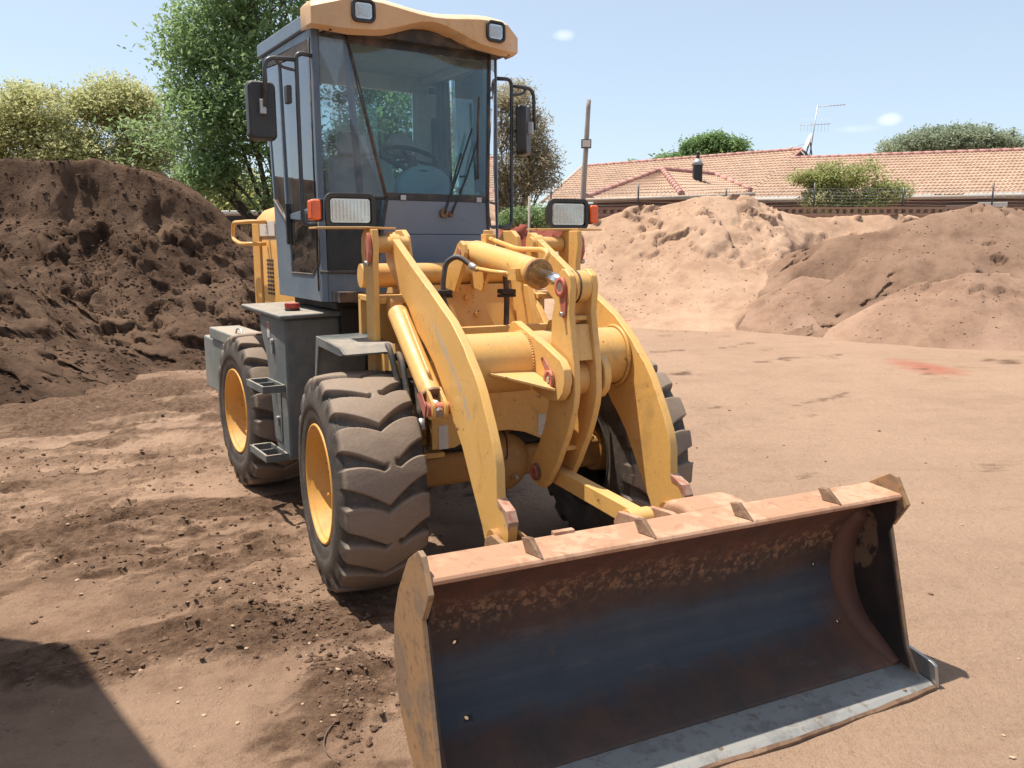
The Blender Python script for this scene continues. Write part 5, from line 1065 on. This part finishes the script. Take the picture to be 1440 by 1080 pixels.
# fuel and hydraulic tank with steps, both sides
for s_ in (-1, 1):
    body = [(-.70, 1.255), (-.16, 1.255), (-.16, .40), (-.18, .37), (-.40, .37), (-.46, .46), (-.50, .62), (-.52, .80), (-.58, 1.00), (-.68, 1.14)]
    tk = rpart(MB().prism(body, s_ * .33, s_ * .86), 'tank_body', M['tank'], .035, seg=3)
    lid = rpart(MB().loft([(-1.12, s_ * .86, 1.258), (-.10, s_ * .905, 1.256), (-.13, s_ * .33, 1.262), (-1.14, s_ * .45, 1.262)], [(-1.12, s_ * .865, 1.288), (-.10, s_ * .91, 1.283), (-.13, s_ * .33, 1.292), (-1.14, s_ * .45, 1.292)]), 'tank_lid', M['tank'], .012, seg=3)
    if s_ < 0:
        rpart(MB().cyl((-.385, -.735, 1.29), (-.385, -.735, 1.30), .048, n=28), 'cap_base', M['black'], .002)
        b_ = MB().cyl((-.385, -.735, 1.302), (-.385, -.735, 1.335), .044, .043, 32)
        for i in range(18): al = i * math.pi / 9; b_.cyl((-.385 + .043 * math.cos(al), -.735 + .043 * math.sin(al), 1.304), (-.385 + .043 * math.cos(al), -.735 + .043 * math.sin(al), 1.332), .004, n=5)
        rpart(b_, 'filler_cap', M['red'], .002)
        dc = rpart(MB().b6(-.512, -.462, -.8640, -.8615, 1.115, 1.215), 'warning_sticker', M['white']); rpart(MB().b6(-.508, -.466, -.8655, -.8642, 1.17, 1.21), 'sticker_panel', M['redpaint'], parent=dc); rpart(MB().b6(-.500, -.474, -.8655, -.8642, 1.125, 1.15), 'sticker_mark', M['seat'], parent=dc)
        rpart(MB().cyl((-.40, -.862, 1.10), (-.40, -.880, 1.10), .016, n=16).b6(-.412, -.392, -.876, -.864, 1.02, 1.09), 'door_latch', M['galv'], .002)
        rpart(MB().b6(-.445, -.285, -.866, -.8615, .47, .78), 'tank_door', M['tank'], .004); rpart(MB().cyl((-.33, -.866, .62), (-.33, -.885, .62), .014, n=16).b6(-.342, -.325, -.88, -.868, .57, .615), 'door_latch', M['galv'], .002)
    for zt in (.83, .40):
        st = rpart(MB().b6(-.55, -.53, s_ * .86, s_ * 1.0, zt - .025, zt + .02).b6(-.55, -.20, s_ * .985, s_ * 1.0, zt - .025, zt + .02).b6(-.21, -.195, s_ * .86, s_ * 1.0, zt - .025, zt + .02).b6(-.40, -.39, s_ * .862, s_ * .985, zt - .02, zt + .012).b6(-.54, -.20, s_ * .862, s_ * .872, zt - .025, zt + .02), 'step', M['tank'], .003)
# hood and counterweight
hood = [(-.46, 1.12), (-.46, 1.84), (-.44, 1.90), (-.38, 1.965), (-.28, 2.0), (.28, 2.0), (.38, 1.965), (.44, 1.90), (.46, 1.84), (.46, 1.12)]
rpart(MB().prism(hood, -2.12, -1.02, 'yz'), 'hood', M['yellow_clean'], .02, seg=3)
rpart(MB().b6(-1.97, -1.56, -.468, -.4615, 1.76, 1.872), 'hood_plate', M['white'], .001)
rpart(MB().b6(-1.80, -1.765, -.4705, -.4685, 1.785, 1.845).b6(-1.74, -1.72, -.4705, -.4685, 1.785, 1.845), 'plate_mark', M['liner'])
rpart(MB().b6(-2.14, -1.95, -.475, -.455, 1.16, 1.86), 'hood_corner_strip', M['yellow_clean'], .006)
slot = MB().b6(-.021, .021, -.0015, .0015, -.009, .009).mesh('grille_slot', M['pad'])
for cx_ in range(3):
    for cz_ in range(9):
        q = bpy.data.objects.new('grille_slot', slot); C.objects.link(q); q.parent = REAR; q.location = (-1.79 + cx_ * .062, -.4630, 1.573 - cz_ * .032)
rpart(MB().b6(-2.0, -1.1, -.463, -.4605, 1.742, 1.748).b6(-1.935, -1.930, -.463, -.4605, 1.2, 1.742), 'hood_seam', M['pad'])
rpart(MB().round_path([(-1.75, -.47, 1.868), (-1.80, -.60, 1.868), (-2.22, -.60, 1.868), (-2.26, -.60, 1.74), (-2.05, -.60, 1.70), (-1.80, -.60, 1.70), (-1.78, -.47, 1.70)], .07, .016, 10), 'hand_rail', M['yellow_clean'])
cw = rpart(MB().b6(-2.9, -2.1, -.74, .74, .44, .90), 'counterweight', M['cweight'], .02, seg=3)
rpart(MB().b6(-2.58, -1.62, -.76, -.50, .902, 1.0).b6(-2.15, -1.62, -.76, -.50, .80, .905), 'battery_box', M['cweight'], .015, seg=3)
rpart(MB().b6(-2.58, -1.62, .50, .76, .902, 1.0), 'battery_box', M['cweight'], .015, seg=3)
rpart(MB().tube([(-1.95, -.70, .99), (-1.88, -.70, 1.04), (-1.78, -.70, 1.04), (-1.72, -.70, .99)], .008, 6), 'lifting_eye', M['galv'])
rpart(MB().cyl((-1.7, .2, 1.99), (-1.7, .2, 2.38), .035, .035, 20), 'exhaust_pipe', M['dark'])
rpart(MB().cyl((-1.45, -.15, 1.99), (-1.45, -.15, 2.25), .07, n=20), 'air_cleaner', M['black'], .006)

# --- cab
CAB = empty('cab', (HX, 0, 0), ART, LOADER)
def cpart(b, name, m_, bevel=0.0, seg=2, **k): return b.build(name, m_, CAB, bevel, seg, **k)
def WL(z, s_):          # line where windscreen / front panel meets the corner facet
    if z >= 1.97: t = (z - 1.97) / (2.90 - 1.97); return Vector((.216 + (.017 - .216) * t, s_ * (.339 + (.477 - .339) * t), z))
    t = (1.97 - z) / (1.97 - 1.34); return Vector((.216 - .085 * t, s_ * (.339 + .085 * t), z))
def PL(z, s_): return Vector((-.10 + .02 * max(0, (1.95 - z)) / .6, -.647 if s_ < 0 else .612, z))
for s_ in (-1, 1):
    YW = .647 if s_ < 0 else .612; Y0, Y1 = s_ * YW, s_ * (YW - .03)
    def sd_(pts, name='side_panel', m_=M['cab'], bv=.004, y0=Y0, y1=Y1): return cpart(MB().prism(pts, y0, y1), name, m_, bv)
    sd_([(-.92, 1.356), (-.08, 1.356), (-.085, 1.60), (-.215, 1.512), (-.64, 1.512), (-.64, 1.86), (-.70, 1.86), (-.935, 1.99), (-.955, 1.99)], 'side_panel')
    if s_ < 0:
        sd_([(-.64, 1.86), (-.085, 1.83), (-.10, 1.905), (-.30, 1.915), (-.64, 1.89)], 'door_rail')
    else: sd_([(-.64, 1.512), (-.085, 1.512), (-.10, 2.04), (-.95, 2.04), (-.95, 1.6), (-.64, 1.6)], 'side_panel')
    sd_([(-1.06, 2.93), (-.955, 1.985), (-.925, 1.985), (-1.02, 2.93)], 'rear_pillar')
    sd_([(-1.06, 2.86), (-.105, 2.86), (-.105, 2.93), (-1.07, 2.93)], 'top_rail')
    if s_ < 0: sd_([(-.690, 1.80), (-.660, 1.80), (-.715, 2.87), (-.74, 2.87)], 'door_pillar', M['cab'], .004, s_ * (YW + .005), s_ * (YW - .032))
    else: sd_([(-.86, 2.0), (-.80, 2.0), (-.83, 2.87), (-.88, 2.87)], 'door_pillar', M['cab'], .004, s_ * (YW + .005), s_ * (YW - .045)); cpart(MB().prism([(-.32, 2.05), (-.10, 2.05), (-.10, 2.90), (-.34, 2.90)], .560, .580), 'inner_panel', M['cab'], .004); sd_([(-.78, 2.25), (-.74, 2.25), (-.76, 2.86), (-.80, 2.86)], 'window_slider', M['black'], .003, .580, .565)
    cpart(MB().loft([PL(1.36, s_), PL(1.36, s_) + Vector((.035, -s_ * .028, 0)), PL(1.36, s_) + Vector((-.01, -s_ * .04, 0)), PL(1.36, s_) + Vector((-.03, 0, 0))], [PL(2.93, s_), PL(2.93, s_) + Vector((.035, -s_ * .028, 0)), PL(2.93, s_) + Vector((-.01, -s_ * .04, 0)), PL(2.93, s_) + Vector((-.03, 0, 0))]), 'front_pillar', M['cab'], .005)
    # side glazing
    cpart(MB().prism([(-.655, 1.86), (-.11, 1.895), (-.115, 2.87), (-.71, 2.87)], s_ * (YW - .007), s_ * (YW - .013)), 'door_window', M['glass_side'])
    cpart(MB().prism([(-.94, 2.0), (-.70, 1.84), (-.745, 2.87), (-1.03, 2.87)], s_ * (YW - .007), s_ * (YW - .013)), 'quarter_window', M['glass_side'])
    if s_ < 0:
        cpart(MB().prism([(-.64, 1.512), (-.215, 1.512), (-.085, 1.60), (-.085, 1.835), (-.64, 1.865)], s_ * (YW - .007), s_ * (YW - .013)), 'lower_door_window', M['glass_dark'])
        cpart(MB().round_path([(-.635, -.648, 1.515), (-.215, -.648, 1.515), (-.092, -.648, 1.60), (-.092, -.648, 1.83)], .01, .006, 6), 'window_seal', M['pad'])
        cpart(MB().round_path([(-.94, -.648, 1.995), (-.70, -.648, 1.845), (-.655, -.648, 1.70)], .01, .010, 6), 'window_seal', M['pad'])
        cpart(MB().b6(-.655, -.63, -.668, -.645, 1.70, 1.96), 'door_hinge', M['black'], .004)
        cpart(MB().b6(-.30, -.20, -.660, -.648, 1.845, 1.90).b6(-.27, -.22, -.675, -.655, 1.86, 1.885), 'door_handle', M['black'], .003)
        cpart(MB().prism([(-1.05, 2.86), (-.12, 2.80), (-.12, 2.875), (-1.05, 2.90)], s_ * .6485, s_ * .6475), 'rain_strip', M['pad'])
    cpart(MB().tube([(-.125, s_ * (YW + .003), 1.42), (-.135, s_ * (YW + .003), 2.88)], .006, 6), 'door_seal', M['pad'])
    # corner facet: upper quarter glass, dark lower glass, panel under it
    def q4(z0, z1, t0, t1, out=.0): return [PL(z0, s_).lerp(WL(z0, s_), t0), PL(z0, s_).lerp(WL(z0, s_), t1), PL(z1, s_).lerp(WL(z1, s_), t1), PL(z1, s_).lerp(WL(z1, s_), t0)]
    def slabq(q, t): q = q if s_ > 0 else q; return MB().slab(q, t * (1 if s_ < 0 else -1))
    cpart(slabq(q4(1.97, 2.90, .03, .97), .006), 'corner_glass', M['glass_clear'])
    cpart(slabq(q4(1.535, 1.955, .08, .93), .006), 'lower_corner_glass', M['glass_dark'])
    cpart(slabq(q4(1.355, 1.535, .03, .99), .02), 'corner_panel', M['cab'], .003)
    cpart(slabq(q4(1.955, 1.975, .03, .99), .014), 'corner_rail', M['pad'], .002)
    cpart(MB().tube([WL(2.92, s_) + Vector((.0, s_ * .006, 0)), WL(1.97, s_) + Vector((0, s_ * .006, 0))], .011, 8, curve=False), 'corner_seal', M['pad'])
    cpart(MB().round_path([WL(1.965, s_), WL(1.535, s_), PL(1.535, s_)], .01, .011, 8), 'corner_seal', M['pad'])
    cpart(MB().loft([WL(2.90, s_) + Vector((-.01, 0, 0)), WL(2.90, s_) + Vector((-.03, -s_ * .03, 0)), WL(2.90, s_) + Vector((-.05, s_ * .01, 0))], [WL(1.36, s_) + Vector((-.01, 0, 0)), WL(1.36, s_) + Vector((-.03, -s_ * .03, 0)), WL(1.36, s_) + Vector((-.05, s_ * .01, 0))]), 'inner_post', M['cab_front'], .003)
# windscreen and front panels
cpart(MB().slab([WL(1.975, -1), WL(1.975, 1), WL(2.84, 1), WL(2.84, -1)], .006), 'windscreen', M['glass'])
cpart(MB().slab([WL(2.84, -1), WL(2.84, 1), WL(2.90, 1), WL(2.90, -1)], .010), 'windscreen_top_band', M['pad'])
cpart(MB().slab([WL(1.955, -1) + Vector((.004, 0, 0)), WL(1.955, 1) + Vector((.004, 0, 0)), WL(1.998, 1) + Vector((.004, 0, 0)), WL(1.998, -1) + Vector((.004, 0, 0))], .016), 'windscreen_seal', M['pad'], .003)
cpart(MB().slab([WL(1.76, -1), WL(1.76, 1), WL(1.955, 1), WL(1.955, -1)], .02), 'front_panel', M['cab_front'], .003)
cpart(MB().slab([WL(1.35, -1), WL(1.35, 1), WL(1.757, 1), WL(1.757, -1)], .02), 'front_panel', M['cab_front'], .003)
for y_ in (-.24, .275): cpart(MB().b6(.218, .232, y_ - .018, y_ + .018, 1.955, 1.985), 'screen_clip', M['galv'], .003)
for y_ in (-.20, .22): cpart(MB().b6(.035, .05, y_ - .016, y_ + .016, 2.885, 2.915), 'screen_clip', M['galv'], .003)
# wipers
wp = cpart(MB().cyl((.19, .035, 1.885), (.225, .035, 1.885), .028, n=20).cyl((.19, .085, 1.88), (.22, .085, 1.88), .018, n=16), 'wiper_motor_boss', M['rust'], .003)
cpart(MB().tube([(.225, .035, 1.885), (.20, .14, 2.12), (.165, .265, 2.40)], .0065, 6).tube([(.222, .085, 1.885), (.20, .20, 2.10), (.170, .30, 2.33)], .0065, 6).tube([(.20, .155, 2.11), (.195, .215, 2.115)], .004, 5), 'wiper_arm', M['black'])
cpart(MB().tube([(.200, .285, 2.10), (.160, .310, 2.40), (.135, .335, 2.60)], .008, 6).tube([(.212, .09, 1.99), (.205, .12, 2.12), (.18, .18, 2.25)], .007, 6), 'wiper_blade', M['pad'])
# roof, rear wall, floor
cpart(MB().b6(-1.12, .02, -.665, .635, 2.932, 3.02), 'roof', M['cab'], .012)
cpart(MB().b6(-1.05, -.04, -.61, .575, 2.905, 2.93), 'roof_lining', M['liner'], .004)
for s_ in (-1, 1): cpart(MB().b6(-1.0, -.1, s_ * .50, s_ * .575, 2.86, 2.904), 'roof_lining', M['liner'], .01)
cpart(MB().loft([(-1.0, -.617, 2.93), (-1.0, .617, 2.93), (-1.02, .617, 2.80), (-1.02, -.617, 2.80)][::1], [(-1.04, -.617, 2.93), (-1.04, .617, 2.93), (-1.04, .617, 2.80), (-1.04, -.617, 2.80)]), 'rear_header', M['liner'], .004)
cpart(MB().b6(-1.03, -.99, -.617, -.40, 1.40, 2.80).b6(-1.03, -.99, .44, .617, 1.40, 2.80).b6(-1.03, -.99, -.40, .44, 1.40, 2.08), 'rear_wall', M['liner'], .004)
cpart(MB().b6(-1.02, -1.014, -.40, .44, 2.08, 2.80), 'rear_window', M['glass_side'])
cpart(MB().b6(-1.0, .10, -.60, .60, 1.36, 1.42), 'cab_floor', M['pad'])
# visor
vo = [(-.13, -.695), (.03, -.69), (.165, -.53), (.185, -.40), (.19, 0), (.185, .40), (.165, .53), (.03, .69), (-.13, .695)]
top = [3.03, 3.045, 3.075, 3.08, 3.045, 3.08, 3.075, 3.045, 3.03]; bot = [2.905, 2.90, 2.865, 2.872, 2.965, 2.872, 2.865, 2.90, 2.905]
nv = []; K = []
for i in range(len(vo) - 1):
    st_ = 5 if 2 <= i <= 5 else 2
    for t in range(st_):
        f = t / st_; f2 = f * f * (3 - 2 * f) if 3 <= i <= 4 else f
        K.append((vo[i][0] * (1 - f) + vo[i + 1][0] * f, vo[i][1] * (1 - f) + vo[i + 1][1] * f, top[i] * (1 - f2) + top[i + 1] * f2, bot[i] * (1 - f2) + bot[i + 1] * f2))
K.append((vo[-1][0], vo[-1][1], top[-1], bot[-1])); b_ = MB(); vs = []
for x_, y_, t_, bt_ in K:
    f = max(0.0, (x_ + .13) / .32)
    vs += [(x_ - .0 * f, y_, bt_ + .02), (x_, y_, t_ - .035), (x_ - .05 * f, y_ * (1 - .03 * f), t_), (-.15, y_ * .94, t_ + .035), (-.15, y_ * .94, 2.96), (x_ - .06 * f, y_ * (1 - .05 * f), bt_)]
fs = [(i * 6 + j, i * 6 + (j + 1) % 6, (i + 1) * 6 + (j + 1) % 6, (i + 1) * 6 + j) for i in range(len(K) - 1) for j in range(6)] + [tuple(range(6)), tuple(range(6 * len(K) - 6, 6 * len(K)))]
cpart(b_.add(vs, fs), 'visor', M['visor'], .008)
cpart(MB().b6(-.10, .08, -.60, .60, 2.885, 2.958), 'visor_underside', M['pad'], .004)
def lamp_unit(parent, c, wd, ht, dp, name, deep=True):
    """rectangular lamp facing +X with a black rounded bezel"""
    e_ = empty(name, c, 0, parent) if parent is not CAB else None
    return e_
def rrect(wd, ht, r_, x_, n=5):
    out = []
    for cx_, cz_, a0 in ((wd / 2 - r_, ht / 2 - r_, 0), (-wd / 2 + r_, ht / 2 - r_, 90), (-wd / 2 + r_, -ht / 2 + r_, 180), (wd / 2 - r_, -ht / 2 + r_, 270)):
        for t in range(n + 1): al = R(a0 + 90 * t / n); out.append((x_, cx_ + r_ * math.cos(al), cz_ + r_ * math.sin(al)))
    return out
def ring_mesh(wd, ht, r_, t_, x0, x1):
    A, B_, C_, D_ = rrect(wd, ht, r_, x0), rrect(wd, ht, r_, x1), rrect(wd - 2 * t_, ht - 2 * t_, max(.004, r_ - t_), x1), rrect(wd - 2 * t_, ht - 2 * t_, max(.004, r_ - t_), x0 + .004)
    n_ = len(A); vs = A + B_ + C_ + D_; fs = [(k_ * n_ + i, k_ * n_ + (i + 1) % n_, (k_ + 1) * n_ + (i + 1) % n_, (k_ + 1) * n_ + i) for k_ in range(3) for i in range(n_)]
    return MB().add(vs, fs)
def mk_lamp(name, parent, loc, wd, ht, bz, body_depth, rz=0.0, orange=0):
    root_ = MB(); A = rrect(wd, ht, .03, 0); B_ = rrect(wd * .72, ht * .72, .03, -body_depth)
    body_ = MB().loft(A, B_).build(name, M['black'], parent, .006, loc=loc, rot=(0, 0, rz))
    ring_mesh(wd + .012, ht + .012, .035, bz, -.012, .014).build('bezel', M['black'], body_, .003)
    MB().add(rrect(wd - 2 * bz, ht - 2 * bz, .015, .002), [tuple(range(24))]).build('reflector', M['reflector'], body_)
    b_ = MB().add(rrect(wd - 2 * bz, ht - 2 * bz, .015, .011), [tuple(range(24))])
    for i in range(11): y_ = -(wd - 2 * bz) * .46 + i * (wd - 2 * bz) * .092; b_.b6(.008, .012, y_, y_ + .002, -ht / 2 + bz + .008, ht / 2 - bz - .008)
    b_.build('lens', M['lens'], body_)
    return body_
for y_, rz in ((-.44, -.10), (.425, .06)):
    mk_lamp('roof_lamp', CAB, (.185, y_, 2.985), .125, .112, .015, .05, rz)
for s_ in (-1, 1):
    hl = mk_lamp('head_lamp', LOADER, (-.36, s_ * .645, 1.872), .25, .165, .022, .12)
    MB().b6(-.10, -.01, s_ * .135, s_ * .185, -.055, .06).build('indicator_body', M['black'], hl, .01)
    MB().b6(-.085, .008, s_ * .15, s_ * .205, -.05, .055).build('indicator_lens', M['orange'], hl, .014, 3)
    MB().b6(-.09, -.03, -.05, .05, -.0945, -.078).build('lamp_foot', M['pad'], hl, .003)
# mirrors on their rails
for s_ in (-1, 1):
    yv = s_ * .735
    cpart(MB().round_path([(-.105, s_ * (.645 if s_ < 0 else .61), 2.775), (-.115, yv, 2.785), (-.115, yv, 1.815), (-.105, s_ * (.645 if s_ < 0 else .61), 1.815)], .05, .0125, 10), 'mirror_rail', M['black_metal'])
    ym = s_ * .925
    cpart(MB().round_path([(-.115, yv, 2.745), (-.12, ym - s_ * .01, 2.74), (-.12, ym, 2.47)], .06, .0125, 10), 'mirror_arm', M['black_metal'])
    cpart(MB().tube([(-.118, s_ * .86, 2.742), (-.118, s_ * .82, 2.70), (-.116, yv, 2.685)], .009, 8), 'arm_brace', M['black_metal'])
    mr = MB().loft([(p[0], p[1], p[2]) for p in rrect(.165, .33, .035, .02)], [(p[0], p[1] * .9, p[2] * .93) for p in rrect(.165, .33, .035, .055)]).loft(rrect(.165, .33, .035, -.015), rrect(.165, .33, .035, .02)).build('mirror', M['black'], CAB, .008, 3, loc=(-.205 if s_ < 0 else -.10, ym if s_ < 0 else s_ * .800, 2.455), rot=(0, -.02, -.12 if s_ < 0 else .75))
    MB().add(rrect(.145, .31, .03, -.0165), [tuple(range(24))]).build('mirror_glass', M['mirror'], mr)
    MB().b6(-.0, .04, -.018, .018, -.005, .075).build('mirror_clamp', M['galv'], mr, .004, loc=(.045, 0, -.02))
cpart(MB().b6(-.16, -.10, -.80, -.772, 2.50, 2.60), 'mirror_bracket', M['black'], .004)
# interior: seat, steering wheel, dash
cpart(MB().b6(-.93, -.40, -.30, .22, 1.78, 1.92), 'seat_cushion', M['seat'], .04, seg=3)
cpart(MB().loft([(-.86, -.30, 1.92), (-.74, -.30, 1.92), (-.74, .22, 1.92), (-.86, .22, 1.92)], [(-.95, -.27, 2.30), (-.86, -.27, 2.30), (-.86, .19, 2.30), (-.95, .19, 2.30)]), 'seat_back', M['seat'], .035, seg=3)
cpart(MB().loft([(-.95, -.20, 2.32), (-.87, -.20, 2.32), (-.87, .10, 2.32), (-.95, .10, 2.32)], [(-.97, -.19, 2.47), (-.90, -.19, 2.47), (-.90, .09, 2.47), (-.97, .09, 2.47)]), 'head_rest', M['seat'], .03, seg=3)
cpart(MB().b6(-.85, -.45, -.22, .14, 1.42, 1.78), 'seat_base', M['pad'], .01)
b_ = MB(); dash = []
for t in range(17): al = math.pi * t / 16; dash.append((.02 + .195 * math.cos(al), 2.02 + .165 * math.sin(al) ** .8))
dash = [(.215, 1.45)] + dash + [(-.175, 1.45)]
cpart(MB().prism(dash, -.06, .02, 'yz'), 'dash_cowl', M['cab_dash'], .02, seg=3)
th_ = []
qn = Matrix.Rotation(R(-62), 3, 'Y')
b_ = MB(); pts = [Vector((-.155, .0, 2.235)) + qn @ Vector((0, .185 * math.cos(t * math.pi / 20), .185 * math.sin(t * math.pi / 20))) for t in range(41)]
b_.tube(pts, .0145, 10, curve=False)
for al in (90, 210, 330): b_.tube([Vector((-.155, 0, 2.225)), Vector((-.155, 0, 2.235)) + qn @ Vector((0, .18 * math.cos(R(al)), .18 * math.sin(R(al))))], .010, 6)
b_.cyl(Vector((-.16, 0, 2.24)), Vector((-.12, 0, 2.15)), .035, .03, 16).cyl((-.13, 0, 2.18), (-.02, 0, 1.9), .02, n=10); cpart(b_, 'steering_wheel', M['pad'])
cpart(MB().cyl((-.35, .33, 1.42), (-.32, .33, 2.12), .010, n=8).sphere((-.32, .33, 2.14), .025, 12), 'control_lever', M['pad'])
cpart(MB().b6(-.55, -.2, .36, .56, 1.42, 2.0), 'side_console', M['cab'], .02)
# soft cap lying on the seat back
cw_, sw_ = math.cos(LA - math.pi / 2), math.sin(LA - math.pi / 2)
fx_, fy_ = R2F(-.52, .10); wx_, wy_ = F2W(fx_, fy_)
b_ = MB().sphere((0, 0, .03), .10, 24, (.8, 1, .85)).loft([(.0, -.09, -.02), (.14, -.06, -.035), (.14, .06, -.035), (.0, .09, -.02)], [(.0, -.09, -.012), (.14, -.06, -.028), (.14, .06, -.028), (.0, .09, -.012)])
ct = b_.build('cloth_cap', M['cap'], None, 0, loc=(wx_, wy_, 2.32), rot=(0, 0, LA - math.pi / 2 + ART))
tag(ct, 'pale grey cloth cap hanging behind the steering wheel inside the cab', 'cap')
